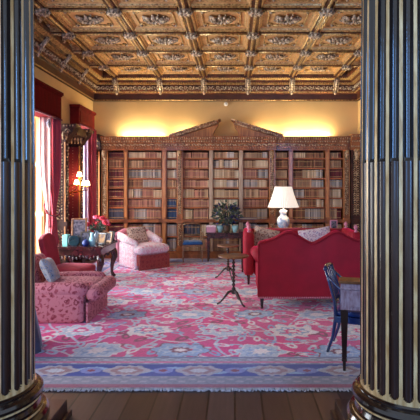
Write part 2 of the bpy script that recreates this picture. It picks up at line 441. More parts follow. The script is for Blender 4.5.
for x in cells_x:
    for y in cells_y:
        if fo is None: fo = full.build('coffer', [M['ceil_panel'], M['ceil_gold'], M['ceil_carve']], ceiling); o = fo
        else: o = fo.copy(); COL.objects.link(o)
        o.location = (x, y, 0)
        k = n_ % 3; n_ += 1
        if k not in co: co[k] = carv[k].build('carved_cartouche', M['ceil_carve'], ceiling); c = co[k]
        else: c = co[k].copy(); COL.objects.link(c)
        c.location = (x, y, 0)
# narrow coffers against both side walls and against the back wall
sm = coffer_mesh(.245, hy); so = None; sc_ = carving_mesh(.10, .13, 9); sco = None
for x in (BX[0]-.32, BX[-1]+.32):
    for y in cells_y:
        if so is None:
            so = sm.build('coffer', [M['ceil_panel'], M['ceil_gold'], M['ceil_carve']], ceiling); o = so
            sco = sc_.build('carved_cartouche', M['ceil_carve'], ceiling); c = sco
        else:
            o = so.copy(); COL.objects.link(o); c = sco.copy(); COL.objects.link(c)
        o.location = (x, y, 0); c.location = (x, y, 0)
em = coffer_mesh(hx, .33); eo = None; ec = carving_mesh(.2, .1, 5); eco = None
for x in cells_x:
    if eo is None:
        eo = em.build('coffer', [M['ceil_panel'], M['ceil_gold'], M['ceil_carve']], ceiling); o = eo
        eco = ec.build('carved_cartouche', M['ceil_carve'], ceiling); c = eco
    else:
        o = eo.copy(); COL.objects.link(o); c = eco.copy(); COL.objects.link(c)
    o.location = (x, 9.655, 0); c.location = (x, 9.655, 0)

# cornice: stepped profile with dentils, a band of scrolls, brackets and pendants
CP = [(0, 3.58), (0, 3.58), (.035, 3.58), (.04, 3.74), (.09, 3.755), (.09, 3.79), (.11, 3.80), (.12, 3.92), (.15, 3.93), (.15, 3.965), (.20, 3.975), (.22, 4.02), (.30, 4.045), (.32, 4.10), (.32, 4.3), (0, 4.3)]
def cornice(name, mk, n, along0, along1, seed):
    """mk(d, t, z) -> point; d away from wall, t along wall"""
    mb = MB(); rnd = random.Random(seed)
    for i in range(1, len(CP)-2):
        (d0, z0), (d1, z1) = CP[i], CP[i+1]
        mi = 1 if i in (1, 2) else (2 if i in (4, 8, 11) else 0)
        mb.add([mk(d0, along0, z0), mk(d0, along1, z0), mk(d1, along1, z1), mk(d1, along0, z1)], [(0, 1, 2, 3)], mi)
    mb.add([mk(0, along0, 3.58), mk(0, along1, 3.58), mk(.035, along1, 3.58), mk(.035, along0, 3.58)], [(0, 1, 2, 3)], 1)
    mb.tube([mk(.04, along0, 3.60), mk(.04, along1, 3.60)], .012, 6, 2)
    k = along0
    while k < along1-.03:                                  # dentils
        a = [mk(d, k+t, z) for d in (.15, .205) for t in (0, .028) for z in (3.935, 3.972)]
        mb.add(a, [(0,1,3,2),(4,6,7,5),(0,4,5,1),(2,3,7,6),(0,2,6,4),(1,5,7,3)], 2); k += .05
    k = along0+.05
    while k < along1-.05:                                  # running scrolls on the frieze
        pts = [mk(.12+.012*math.sin(t), k+.045*math.cos(t*1.3)*(1-t/9), 3.86+.04*math.sin(t*1.3)*(1-t/9)) for t in [q*.8 for q in range(7)]]
        mb.tube(pts, .013, 5, 3); mb.ball(mk(.125, k+.05, 3.82+rnd.uniform(-.01, .04)), .018, seg=6, mi=3)
        k += .105
    k = along0+.02
    while k < along1-.02:                                  # bead rows
        mb.ball(mk(.095, k, 3.773), .012, seg=6, mi=2); mb.ball(mk(.30, k, 4.05), .014, seg=6, mi=2); k += .042
    return struct(mb.build(name, [M['ceil_beam'], M['cornice_brown'], M['ceil_gold'], M['ceil_carve']]))
cb = cornice('trim_1', lambda d, t, z: (t, YB-d, z), 0, XL, XR, 1)
cl = cornice('trim_2', lambda d, t, z: (XL+d, t, z), 0, 3.0, YB, 2)
cr = cornice('trim_3', lambda d, t, z: (XR-d, t, z), 0, 3.0, YB, 3)
def bracket():
    mb = MB()
    mb.prism([(0, 3.76), (-.16, 3.80), (-.20, 3.88), (-.26, 3.93), (-.34, 3.99), (-.36, 4.06), (0, 4.06)], 'x', -.05, .05, 0)
    for x in (-.05, .05): mb.tube([(x, -.14, 3.78), (x, -.19, 3.87), (x, -.26, 3.93), (x, -.35, 4.02)], .014, 6, 1)
    mb.tube([(0, -.15, 3.78), (0, -.21, 3.87), (0, -.28, 3.93), (0, -.37, 4.03)], [.02, .03, .03, .035], 6, 1)
    mb.lathe([(.001, -.085), (.022, -.07), (.034, -.045), (.03, -.02), (.015, -.005), (.03, .01), (.035, .03)], (0, -.12, 3.79), 10, 1)
    return mb
b0 = None; bm_ = bracket()
def put(parent, loc, rz):
    global b0
    if b0 is None: b0 = bm_.build('bracket', [M['ceil_beam'], M['ceil_carve']], parent); o = b0
    else: o = b0.copy(); COL.objects.link(o); o.parent = parent
    o.location = loc; o.rotation_euler = (0, 0, rz)
for x in BX: put(cb, (x, YB, 0), 0); list(cb.children)[-1].scale = (1, .85, 1)
for y in CY: put(cl, (XL, y, 0), PI/2); list(cl.children)[-1].scale = (1, .72, 1)
for y in CY: put(cr, (XR, y, 0), -PI/2); list(cr.children)[-1].scale = (1, .72, 1)

# header over the pair of columns
struct(MB().box(-4.2, 3.8, 2.35, 3.0, 3.62, 4.45).build('trim_4', M['dark_oak']))

# ------------------------------------------------------------------ the two columns of the opening
def column(cx, label):
    cy = 2.75; root = thing('column', label, 'column', (cx, cy, 0))
    R_, N, S = .29, 24, 16
    zs = [.385, .397]+[.404+.002*q for q in range(22)]+[.46, .6, 1.0, 1.4, 1.745, 1.765, 2.2, 2.7, 3.3, 3.35]
    fw = .70; w_ = R_*2*PI/N*fw/2; z0 = .408
    mb = MB(); vs = []; A = N*S
    def flute(u, z):
        if abs(u) >= 1: return None
        if z < z0: return None
        h = 1-(z0+w_-z)/w_ if z < z0+w_ else 1
        lim = math.sqrt(max(0, 1-(1-h)**2))
        if abs(u) >= lim or lim < .05: return None
        return u/lim
    for z in zs:
        for k in range(A):
            th = 2*PI*k/A; ph = (k % S)/S
            u = (ph-.5)/(fw/2)
            q = flute(u, z)
            r = R_-(.012*max(0, (z-1.76))/1.6)
            if q is not None:
                if z < 1.76:
                    r += -.016+.013*math.sqrt(1-q*q)
                else: r -= .030*math.sqrt(1-q*q)
            vs.append((r*math.cos(th), r*math.sin(th), z))
    for i in range(len(zs)-1):
        zc = (zs[i]+zs[i+1])/2
        for k in range(A):
            k2 = (k+1) % A
            u = (((k+.5) % S)/S-.5)/(fw/2)
            q = flute(u, zc)
            mb.f.append((i*A+k, i*A+k2, (i+1)*A+k2, (i+1)*A+k)); mb.m.append((2 if zc < 1.75 else 0) if q is not None else 1); mb.s.append(True)
    mb.v = vs
    sh = mb.build('shaft', [M['column_dark'], M['column_gilt'], M['column_rod']], root)
    es = sh.modifiers.new('edges', 'EDGE_SPLIT'); es.split_angle = math.radians(28)
    b = MB()
    prof = [(.28, .13), (.362, .132), (.374, .155), (.377, .18), (.372, .205), (.358, .226), (.34, .232), (.34, .245), (.325, .252), (.315, .275), (.318, .292), (.328, .298), (.328, .308), (.337, .316), (.343, .334), (.338, .352), (.325, .364), (.306, .37), (.306, .38), (.296, .388), (.28, .388)]
    for i in range(len(prof)-1):
        gi = i in (6, 11)
        b.lathe(prof[i:i+2], (0, 0, 0), 72, 1 if gi else 0, cap=False)
    b.build('base', [M['column_dark'], M['column_gilt']], root)
    pl = MB().box(-.375, .375, -.375, .375, .045, .13).box(-.40, .40, -.40, .40, 0, .045)
    pl.build('plinth', M['walnut_dark'], root, .005)
    c = MB().lathe([(.285, 3.35), (.31, 3.37), (.29, 3.40), (.30, 3.44), (.36, 3.52), (.37, 3.55)], (0, 0, 0), 32, 0)
    c.box(-.38, .38, -.30, .25, 3.55, 3.62)
    c.build('capital', M['column_gilt'], root)
column(-1.538, 'left fluted column, black with gilded ribs, dimmer and cut by the photo edge')
column(1.066, 'right fluted column, black with gilded ribs, standing beside the writing desk')

# ------------------------------------------------------------------ rug
RX0, RX1, RY0, RY1 = -2.95, 2.55, 3.55, 9.98
def rug():
    nx, ny = 500, 585
    xs = np.linspace(RX0, RX1, nx+1); ys_ = np.linspace(RY0, RY1, ny+1)
    X, Y = np.meshgrid(xs, ys_)
    rng = np.random.default_rng(3)
    def c(*a): return np.array(lin(*a)[:3])
    rose, pale, ivory, blue, deep, wine = c(222, 16, 128), c(190, 202, 222), c(240, 228, 232), c(140, 170, 212), c(14, 44, 150), c(130, 10, 60)
    def fbm(sx, sy, seed):
        out = np.zeros_like(X)
        r = np.random.default_rng(seed)
        for o in range(5):
            f = 2**o
            for _ in range(3):
                a = r.uniform(0, 2*PI); out += np.sin((X*math.cos(a)*sx+Y*math.sin(a)*sy)*f+r.uniform(0, 7)+1.5*np.sin(X*f*1.3+Y*f*.9+r.uniform(0, 7)))/f/3
        return out
    col = np.broadcast_to(rose, X.shape+(3,)).copy()
    warp = .04*fbm(3, 3, 1); warp2 = .04*fbm(3, 3, 2)
    U, V = X+warp, Y+warp2
    def put_(mask, cc): col[mask] = cc
    # scrolling vines
    for k in range(-7, 9):
        cx = .39*k-.1
        d = np.abs(U-cx-.13*np.sin(V*5.2+k*2.1)); put_(d < .013, pale); 
    for k in range(8, 27):
        cy = .39*k
        d = np.abs(V-cy-.12*np.sin(U*5.6+k*1.7)); put_(d < .012, ivory)
    # small leaves and rosettes scattered on a jittered grid
    for i in range(-15, 15):
        for j in range(17, 52):
            cx, cy = i*.195+rng.uniform(-.05, .05), j*.195+rng.uniform(-.05, .05)
            dx, dy = U-cx, V-cy
            sl = (np.abs(dx) < .12) & (np.abs(dy) < .12)
            a = rng.uniform(0, PI); ex = dx*math.cos(a)+dy*math.sin(a); ey = -dx*math.sin(a)+dy*math.cos(a)
            e = (ex/.085)**2+(ey/.045)**2
            put_(sl & (e < 1), [pale, ivory, blue, pale, wine][rng.integers(0, 5)]); put_(sl & (e < .2), rose)
    # palmettes on a staggered lattice
    n = 0
    for j in range(5, 17):
        for i in range(-4, 5):
            cx = (i+.5*(j % 2))*.78-.16; cy = j*.62
            n += 1
            dx, dy = U-cx, V-cy
            r = np.hypot(dx/.25, dy/.19); th = np.arctan2(dy, dx)
            big = 1+.12*np.cos(8*th+j)+.06*np.cos(3*th)
            r = r/big
            kind = (i*2+j) % 4
            A_, B_, C_ = [(pale, ivory, rose), (blue, pale, wine), (ivory, blue, rose), (pale, blue, ivory)][kind]
            put_(r < 1.0, wine if kind == 1 else ivory); put_(r < .93, A_); put_(r < .66, B_); put_((r < .58) & (np.cos(8*th) > -.2), A_)
            put_(r < .36, C_); put_(r < .2, ivory)
    # flecks of worn, lighter knots
    fl = fbm(16, 26, 31); fl2 = fbm(22, 30, 33)
    put_(fl > .95, pale); put_(fl2 > 1.0, ivory); put_(fl < -1.0, rose)
    # border
    bx = np.minimum(X-RX0, RX1-X); by = np.minimum(Y-RY0, RY1-Y); B = np.minimum(bx, by)
    al = np.where(bx < by, Y, X)
    g1 = c(124, 126, 146); g2 = c(142, 148, 168)
    put_(B < .62, g2)
    put_((B < .62) & (np.sin(al*48+np.sin(B*80)*2) > .35), c(178, 184, 206))
    put_((B < .64) & (B > .605), c(110, 116, 160)); put_((B < .53) & (B > .50), rose*.8+.1)
    put_(B < .48, c(86, 100, 158))
    put_(B < .46, deep)
    d = np.abs(B-.33-.055*np.sin(al*9)); put_((B < .46) & (d < .022), blue)
    q = (al % .62)-.31; r = np.hypot(q/.19, (B-.33)/.105)/(1+.1*np.cos(8*np.arctan2(B-.33, q)))
    put_((B < .46) & (r < 1), c(170, 164, 178)); put_((B < .46) & (r < .7), c(150, 110, 120)); put_((B < .46) & (r < .4), c(190, 190, 204))
    q2 = ((al+.31) % .62)-.31; r2 = np.hypot(q2/.09, (B-.33)/.06); put_((B < .46) & (r2 < 1), c(120, 130, 196)); put_((B < .46) & (r2 < .4), wine)
    put_(B < .21, g1)
    put_((B < .2) & (B > .08) & (np.sin(al*40)*np.sin(B*70) > .3), c(158, 150, 168))
    put_(B < .055, c(140, 40, 80))
    # wear and dye variation
    ab = 1+.13*fbm(1.0, 6, 5)[..., None]
    worn = np.clip(.5+.5*fbm(4, 9, 6), 0, 1)[..., None]
    col = col*ab*(1-.0)+0
    col = col*(1-.14*worn)+c(200, 190, 216)*.14*worn
    col = np.clip(col*(1+rng.normal(0, .10, X.shape))[..., None], 0, 1)
    vs = np.stack([X, Y, np.full_like(X, .018)], -1).reshape(-1, 3)
    idx = np.arange((nx+1)*(ny+1)).reshape(ny+1, nx+1)
    f = np.stack([idx[:-1, :-1], idx[:-1, 1:], idx[1:, 1:], idx[1:, :-1]], -1).reshape(-1, 4)
    me = bpy.data.meshes.new('rug')
    me.vertices.add(len(vs)); me.vertices.foreach_set('co', vs.ravel())
    me.loops.add(f.size); me.loops.foreach_set('vertex_index', f.ravel())
    me.polygons.add(len(f)); me.polygons.foreach_set('loop_start', np.arange(0, f.size, 4)); me.polygons.foreach_set('loop_total', np.full(len(f), 4))
    me.update()
    at = me.color_attributes.new('woven', 'FLOAT_COLOR', 'POINT')
    rgba = np.ones((len(vs), 4)); rgba[:, :3] = col.reshape(-1, 3)
    at.data.foreach_set('color', rgba.ravel().astype(np.float32))
    mt = bpy.data.materials.new('woven_rug'); nt, p = nodes(mt)
    a = nt.nodes.new('ShaderNodeAttribute'); a.attribute_name = 'woven'
    nt.links.new(a.outputs['Color'], p.inputs['Base Color']); p.inputs['Roughness'].default_value = .85
    p.inputs['Sheen Weight'].default_value = .25
    me.materials.append(mt)
    return me
rr = thing('rug', 'large rose and pale blue oriental rug covering the plank floor', 'rug', (0, 0, 0))
po = bpy.data.objects.new('pile', rug()); COL.objects.link(po); po.parent = rr
MB().box(RX0, RX1, RY0, RY1, .001, .016).build('backing', M['white_rug'], rr)
fr = MB(); rnd = random.Random(4); x = RX0
while x < RX1:
    l = rnd.uniform(.02, .045); fr.tube([(x, RY0+.01, .014), (x+rnd.uniform(-.006, .006), RY0-l*.6, .010), (x+rnd.uniform(-.012, .012), RY0-l, .006)], .005, 4); x += .011
tag(fr.build('fringe', M['white_rug'], rr), 'white cotton fringe', None)

# ------------------------------------------------------------------ bookcase
FY = 10.08                                                 # front plane of the wings
bc = thing('bookcase', 'long carved oak library bookcase filling the far wall under a broken pediment', 'bookcase', (-.2, FY, 0))
OX, OY = -.2, FY
def bpart(mb, name, mats, bevel=0):
    mb.M = Matrix(); mb.v = [(x-OX, y-OY, z) for x, y, z in mb.v]
    return mb.build(name, mats, bc, bevel)
ZS = [.16, .50, .81, .88, 1.15, 1.36, 1.59, 1.80, 2.03, 2.25, 2.42]
bays = [(-2.84, -2.49), (-2.40, -1.64), (-1.53, -1.30), (-1.17, -.58), (-.49, .09), (.18, .76), (.90, 1.20), (1.30, 2.02), (2.12, 2.42)]
bay_names = ['narrow dark bay at the far left', 'wide bay left of centre', 'slim bay beside the left carved pilaster', 'bay above the blue seated chair',
             'middle bay behind the plant', 'bay right of the plant', 'slim bay behind the lampshade', 'wide bay right of the lamp', 'narrow bay at the far right']
bpart(MB().box(-2.98, 2.56, 10.36, 10.395, 0, 2.6), 'back_panel', M['case_back'])
bpart(MB().box(-2.98, 2.56, 10.05, 10.35, 0, .13).box(-2.98, 2.56, 10.03, 10.05, 0, .10).box(-2.98, 2.56, 10.07, 10.35, .13, .16), 'plinth', M['wood'], .004)
edges = [-2.98]+[v for b in bays for v in b]+[2.56]
kinds = ['pil', 'post', 'post', 'pil', 'lpost', 'lpost', 'pil', 'post', 'post', 'pil']
def foliage_drop(mb, cx, y, z0, z1, wd, mi, rnd):
    """carved fruit-and-leaf swag down a pilaster"""
    z = z1
    while z > z0:
        r = rnd.uniform(.012, .02)
        for s_ in (-1, 1):
            mb.tube([(cx, y, z), (cx+s_*wd*.6, y-.014, z+.014), (cx+s_*wd, y-.004, z-.014)], [.008, r, .004], 5, mi)
        mb.ball((cx+rnd.uniform(-.01, .01), y-.008, z-.018), rnd.uniform(.014, .02), seg=6, mi=mi)
        z -= .05
rnd = random.Random(5)
for i, k in enumerate(kinds):
    a, b = edges[2*i], edges[2*i+1]
    mb = MB()
    if k == 'pil':
        yf = 10.03
        mb.box(a, b, yf+.012, 10.35, .16, 2.42, 0)
        c = (a+b)/2; w_ = (b-a)/2
        mb.box(a, a+.022, yf, yf+.012, .95, 2.40, 2).box(b-.022, b, yf, yf+.012, .95, 2.40, 2)
        mb.box(a-.01, b+.01, yf-.02, yf+.012, .16, .24, 0).box(a-.01, b+.01, yf-.02, yf+.012, .80, .90, 0)
        foliage_drop(mb, c, yf+.008, .98, 2.36, w_*.6, 1, rnd)
        foliage_drop(mb, c, yf+.008, .28, .76, w_*.6, 1, rnd)
        mb.tube([(c, yf-.0, 2.22), (c, yf-.05, 2.32), (c, yf-.02, 2.40)], [.02, .045, .05], 8, 1)
        bpart(mb, 'pilaster', [M['wood'], M['carve'], M['wood_light']])
    else:
        yf = 10.06
        mb.box(a, b, yf, 10.35, .16, 2.42, 0)
        mb.box(a+.02, b-.02, yf-.008, yf, .20, .78, 1).box(a+.02, b-.02, yf-.008, yf, .92, 2.38, 1)
        bpart(mb, 'post', [M['wood'], M['wood_light']] if k == 'post' else [M['pale_sheen_post'], M['pale_sheen_post']], .003)
for a, b in bays:
    for z in ZS[1:2]+ZS[4:10]:
        bpart(MB().box(a+.001, b-.001, 10.10, 10.345, z-.024, z).box(a+.001, b-.001, 10.088, 10.10, z-.03, z+.003), 'shelf', M['shelf'])
bpart(MB().box(-2.99, 2.57, 9.985, 10.35, .862, .88).box(-2.985, 2.565, 10.0, 10.35, .835, .862).box(-2.985, 2.565, 10.015, 10.35, .81, .835), 'ledge', M['wood'], .003)
# entablature with carved frieze, beads and dentils
def entab(x0, x1, yf, name):
    mb = MB()
    prof = [(0, 2.42), (0, 2.46), (-.02, 2.465), (-.02, 2.475), (-.005, 2.48), (-.005, 2.58), (-.04, 2.59), (-.045, 2.62), (-.08, 2.635), (-.085, 2.67), (-.10, 2.70), (-.10, 2.72)]
    pts = [(yf+d, z) for d, z in prof]+[(10.35, 2.72), (10.35, 2.42)]
    mb.prism(pts, 'x', x0, x1, 0)
    x = x0+.02
    while x < x1-.02:
        mb.ball((x, yf-.02, 2.47), .011, seg=6, mi=1)
        mb.box(x, x+.026, yf-.07, yf-.03, 2.596, 2.628, 1); x += .055
    x = x0+.04
    while x < x1-.04:
        pts = [(x+.045*math.cos(t*1.2)*(1-t/8), yf-.012-.012*math.sin(t), 2.53+.032*math.sin(t*1.2)*(1-t/8)) for t in [q*.8 for q in range(6)]]
        mb.tube(pts, .012, 5, 1); mb.ball((x+.055, yf-.01, 2.53), .022, seg=6, mi=1); x += .12
    x = x0+.015
    while x < x1-.015: mb.tube([(x, yf-.09, 2.655), (x, yf-.10, 2.685), (x, yf-.098, 2.70)], .012, 5, 1); x += .05
    return bpart(mb, name, [M['wood'], M['carve']])
entab(-2.99, -1.33, 10.05, 'entablature'); entab(-1.32, .92, 10.0, 'entablature'); entab(.93, 2.57, 10.05, 'entablature')
# broken pediment
for sg in (-1, 1):
    c0 = -.2
    P = lambda u, z: (c0+sg*u, z)
    mb = MB()
    mb.prism([P(1.17, 2.72), P(1.10, 2.72), P(.17, 3.0), P(.17, 3.06), P(.12, 3.09), P(.12, 3.11), P(1.26, 2.765), P(1.26, 2.72)], 'y', 9.93, 10.28, 0)
    # tympanum with a scrolled inner end
    arc = [P(.17+.12*math.sin(t), 2.98-.24*(t/(PI/2))) for t in [q*PI/2/6 for q in range(7)]]
    mb.prism([P(1.08, 2.72), P(.17, 3.0)]+arc[1:]+[P(.3, 2.72)], 'y', 10.04, 10.25, 1)
    n = 22
    for k in range(n):
        t = (k+.5)/n; u = lerp(1.16, .2, t); z = lerp(2.735, 3.035, t)
        mb.box(c0+sg*u-.013, c0+sg*u+.013, 9.90, 9.93, z-.02, z+.012, 2)
    mb.tube([(c0+sg*1.26, 9.925, 2.75), (c0+sg*.12, 9.925, 3.098)], .016, 6, 2)
    mb.tube([(c0+sg*1.12, 9.925, 2.725), (c0+sg*.18, 9.925, 3.005)], .010, 6, 2)
    bpart(mb, 'pediment', [M['wood'], M['wood_light'], M['carve']])
# canted end returns reaching the side walls
for x0, x1 in ((XL+.04, -3.0), (2.58, XR-.04)):
    mb = MB(); mb.box(x0, x1, 9.98, 10.35, 0, 2.42, 0)
    mb.box(x0-.02, x1+.02, 9.95, 10.35, 0, .2, 0).box(x0-.0, x1+.0, 9.95, 10.35, .80, .9, 0)
    w_ = x1-x0; c = (x0+x1)/2
    mb.box(x0, x0+.03, 9.965, 9.98, .95, 2.38, 0).box(x1-.03, x1, 9.965, 9.98, .95, 2.38, 2)
    foliage_drop(mb, c, 9.975, .95, 2.3, w_*.3, 1, rnd); foliage_drop(mb, c, 9.975, .25, .76, w_*.3, 1, rnd)
    mb.tube([(c, 9.97, 2.2), (c, 9.90, 2.33), (c, 9.95, 2.41)], [.03, .06, .07], 8, 1)
    bpart(mb, 'end_pilaster', [M['dark_oak'], M['carve'], M['wood_light']])
    mb = MB(); mb.prism([(9.97, 2.42), (9.94, 2.60), (9.88, 2.64), (9.86, 2.76), (10.35, 2.76), (10.35, 2.42)], 'x', x0-.02, x1+.02, 0)
    x = x0
    while x < x1: mb.ball((x, 9.95, 2.5), .022, seg=6, mi=1); mb.ball((x, 9.87, 2.72), .018, seg=6, mi=1); mb.box(x, x+.025, 9.89, 9.93, 2.6, 2.63, 1); x += .05
    bpart(mb, 'entablature', [M['dark_oak'] if x0 < 0 else M['wood'], M['carve']])  # left return's darker oak carries the shade by the side wall

# ------------------------------------------------------------------ books
BC = {'tan': ((214, 178, 142), (134, 98, 74)), 'buff': ((240, 220, 188), (170, 140, 110)), 'brown': ((172, 116, 84), (92, 54, 38)),
      'dark red': ((126, 36, 40), (84, 22, 28)), 'pinkish brown': ((204, 146, 126), (132, 84, 72)), 'grey': ((214, 206, 198), (110, 104, 106)),
      'blue': ((44, 84, 130), (26, 50, 92)), 'cream': ((244, 232, 208), (184, 160, 128)), 'dark blue-grey': ((84, 92, 116), (52, 58, 80))}
def book_mat(name, a, b):
    m = bpy.data.materials.new(name+'_leather'); nt, p = nodes(m); L = nt.links
    tc = nt.nodes.new('ShaderNodeTexCoord'); sp = nt.nodes.new('ShaderNodeSeparateXYZ'); L.new(tc.outputs['Object'], sp.inputs[0])
    geo = nt.nodes.new('ShaderNodeNewGeometry')
    r = nt.nodes.new('ShaderNodeValToRGB'); r.color_ramp.elements[0].color = lin(*b); r.color_ramp.elements[1].color = lin(*a)
    L.new(geo.outputs['Random Per Island'], r.inputs[0])
    L.new(r.outputs[0], p.inputs['Base Color']); p.inputs['Roughness'].default_value = .5
    return m
def book_mat_ind(name, a, b):
    m = bpy.data.materials.new(name+'_binding'); nt, p = nodes(m); L = nt.links
    oi = nt.nodes.new('ShaderNodeObjectInfo')
    r = nt.nodes.new('ShaderNodeValToRGB'); r.color_ramp.elements[0].color = lin(*b); r.color_ramp.elements[1].color = lin(*a)
    L.new(oi.outputs['Random'], r.inputs[0]); L.new(r.outputs[0], p.inputs['Base Color']); p.inputs['Roughness'].default_value = .5
    return m
gilt_band = mat('gilt_tooling', lin(212, 176, 112), .35, metal=.5)
pagem = mat('page_edges', lin(206, 190, 160), .9)
bm1 = {k: book_mat(k.replace(' ', '_'), *v) for k, v in BC.items()}
bm2 = {k: book_mat_ind(k.replace(' ', '_'), *v) for k, v in BC.items()}
def book_shape(mb, x0, w, y0, d, z0, h, mi, gi, pi_):
    """spine towards -y with rounded back and gilt bands"""
    x1 = x0+w; r = w*.35
    sp = [(x0, y0+r*.8), (x0+w*.18, y0+r*.2), (x0+w*.5, y0), (x1-w*.18, y0+r*.2), (x1, y0+r*.8), (x1, y0+d), (x0, y0+d)]
    mb.prism(sp, 'z', z0, z0+h, mi)
    if gi is not None:
        for t in (.12, .78):
            mb.prism([(x0+w*.04, y0+r*.6), (x0+w*.18, y0+r*.15-.001), (x0+w*.5, y0-.002), (x1-w*.18, y0+r*.15-.001), (x1-w*.04, y0+r*.6)], 'z', z0+h*t, z0+h*(t+.05), gi)
palette = {0: ['dark red']*6+['brown'], 1: ['tan', 'buff', 'pinkish brown', 'grey', 'brown'], 2: ['cream', 'tan', 'brown', 'grey'],
           3: ['pinkish brown', 'tan', 'buff', 'pinkish brown'], 4: ['buff', 'tan', 'cream', 'grey'], 5: ['tan', 'buff', 'pinkish brown', 'grey'],
           6: ['brown', 'tan', 'buff'], 7: ['brown', 'tan', 'buff', 'grey', 'brown'], 8: ['grey', 'buff', 'dark red', 'tan']}
levels = list(zip(ZS[:1]+ZS[1:2]+ZS[3:10], ZS[1:2]+[.81]+ZS[4:]))
row_names = ['bottom row', 'second row from the floor', 'row standing on the ledge', 'second row above the ledge', 'third row above the ledge', 'fourth row above the ledge',
             'third row from the top', 'second row from the top', 'topmost row']
rnd = random.Random(11); allb = []
for bi, (a, b) in enumerate(bays):
    for li, (z0, z1) in enumerate(levels):
        H = z1-.037-z0
        x = a+.006
        while x < b-.012:
            # a set of volumes bound alike
            kind = rnd.choice(palette[bi]); n = rnd.randint(3, 14)
            if bi == 2 and li in (2, 3): kind = 'blue'
            if bi == 0 and li == 2: kind = 'dark blue-grey'
            if bi == 1 and li == 6: kind = 'grey'
            if bi == 3 and li in (6, 7, 8): kind = 'pinkish brown'
            if bi == 3 and li == 1 and rnd.random() < .5: kind = 'dark blue-grey'
            bw = rnd.uniform(.020, .036); bh = H*rnd.uniform(.88, 1.0); bd = rnd.uniform(.14, .18)
            for _ in range(n):
                w_ = bw*rnd.uniform(.97, 1.03)
                if x+w_ > b-.006: x = b; break
                allb.append((bi, li, kind, x, w_*.97, 10.103+rnd.uniform(0, .012)+(0 if bd > .15 else .01), bd, z0+.003, bh*rnd.uniform(.99, 1.0)))
                x += w_
            if rnd.random() < .12: x += rnd.uniform(.01, .04)
vis = lambda t: not (t[1] in (0, 1) and t[0] in (4, 5, 6, 7, 8)) and not (t[0] == 6 and t[1] in (2, 3, 4))
order = sorted(range(len(allb)), key=lambda i: -(allb[i][4]*allb[i][8] if vis(allb[i]) else 0))
single = set(order[:300])
proto = {}
for i in sorted(single):
    bi, li, kind, x, w_, y, d, z, h = allb[i]
    if kind not in proto:
        mb = MB(); book_shape(mb, 0, 1, 0, 1, 0, 1, 0, None, None)
        # gilt bands in unit space
        for t in (.12, .78): mb.prism([(.03, .14), (.18, .03), (.5, -.012), (.82, .03), (.97, .14)], 'z', t, t+.05, 1)
        for k in range(len(mb.f)):
            pass
        o = mb.build('book', [bm2[kind], gilt_band]); proto[kind] = o
        # flatten the round of the unit-depth spine
        for v in o.data.vertices:
            if v.co.y < .5: v.co.y *= .28
    else:
        o = proto[kind].copy(); COL.objects.link(o)
    o.location = (x, y, z); o.scale = (w_, d, h)
    tag(o, '%s leather book, %s, %s' % (kind, row_names[li], bay_names[bi]), 'book', '%s books in the %s of the %s' % (kind, row_names[li], bay_names[bi]))
mb = MB(); keys = list(BC)
for i, (bi, li, kind, x, w_, y, d, z, h) in enumerate(allb):
    if i in single: continue
    book_shape(mb, x, w_, y, d, z, h, keys.index(kind), len(keys), None)
tag(mb.build('book_rows', [bm1[k] for k in keys]+[gilt_band]), 'rows of smaller old leather-bound books filling the remaining bookcase shelves', 'books', kind='stuff')

# ------------------------------------------------------------------ cove lamps on top of the bookcase
def cove(x0, x1, power, label):
    root = thing('cove_lamp', label, 'lamp', ((x0+x1)/2, 10.30, 2.722), 0, None)
    h = (x1-x0)/2
    MB().box(-h, h, -.03, .03, 0, .018).build('housing', M['white_paint'], root)
    d = bpy.data.lights.new('cove_light', 'AREA'); d.shape = 'RECTANGLE'; d.size = 2*h; d.size_y = .03; d.energy = power; d.color = (1.0, .84, .50)
    o = bpy.data.objects.new('cove_light', d); o.parent = root; o.location = (0, 0, .024); o.rotation_euler = (PI, 0, 0); COL.objects.link(o)
cove(-2.62, -1.62, 11, 'hidden cove lamp glowing on the wall above the wide left bay')
cove(-1.36, -.9, 4, 'hidden cove lamp glowing behind the left half of the pediment')
cove(.5, .95, 4, 'hidden cove lamp glowing behind the right half of the pediment')
cove(1.12, 2.2, 12, 'hidden cove lamp glowing on the wall above the wide right bay')
gl = thing('ceiling_globe', 'small white globe fixed high on the ochre wall above the pediment', 'lamp', (-.207, YB, 3.50))
MB().lathe([(.03, 0), (.03, .03), (.012, .04)], (0, 0, 0), 10).build('wall_plate', M['brass'], gl).rotation_euler = (PI/2, 0, 0)
MB().ball((0, -.085, 0), .05, seg=14).build('globe', M['white_paint'], gl)

# ------------------------------------------------------------------ window dressings on the left wall
def pelmet(y0, y1, z0, z1, d, m_, label):
    r = thing('pelmet', label, 'pelmet', (XL+.003, (y0+y1)/2, z0)); h = (y1-y0)/2; H = z1-z0
    MB().box(0, d, -h, h, 0, H-.05).box(d, d+.012, -h+.06, h-.06, .06, H-.12).build('box', m_, r, .004)
    mb = MB().box(0, d+.03, -h-.03, h+.03, H-.05, H).box(0, d+.015, -h-.015, h+.015, H-.075, H-.05)
    mb.build('cornice', m_, r, .006)
    mb = MB(); y = -h+.02
    while y < h-.02: mb.box(d+.002, d+.02, y, y+.02, .0, .03); y += .035
    mb.build('fringe', M['silk_dark'], r)
pelmet(5.75, 7.93, 2.76, 3.26, .22, M['pelmet'], 'dark red pelmet over the nearer window')
pelmet(8.93, 9.93, 2.84, 3.24, .18, M['pelmet2'], 'red-brown wooden pelmet over the far window by the corner')
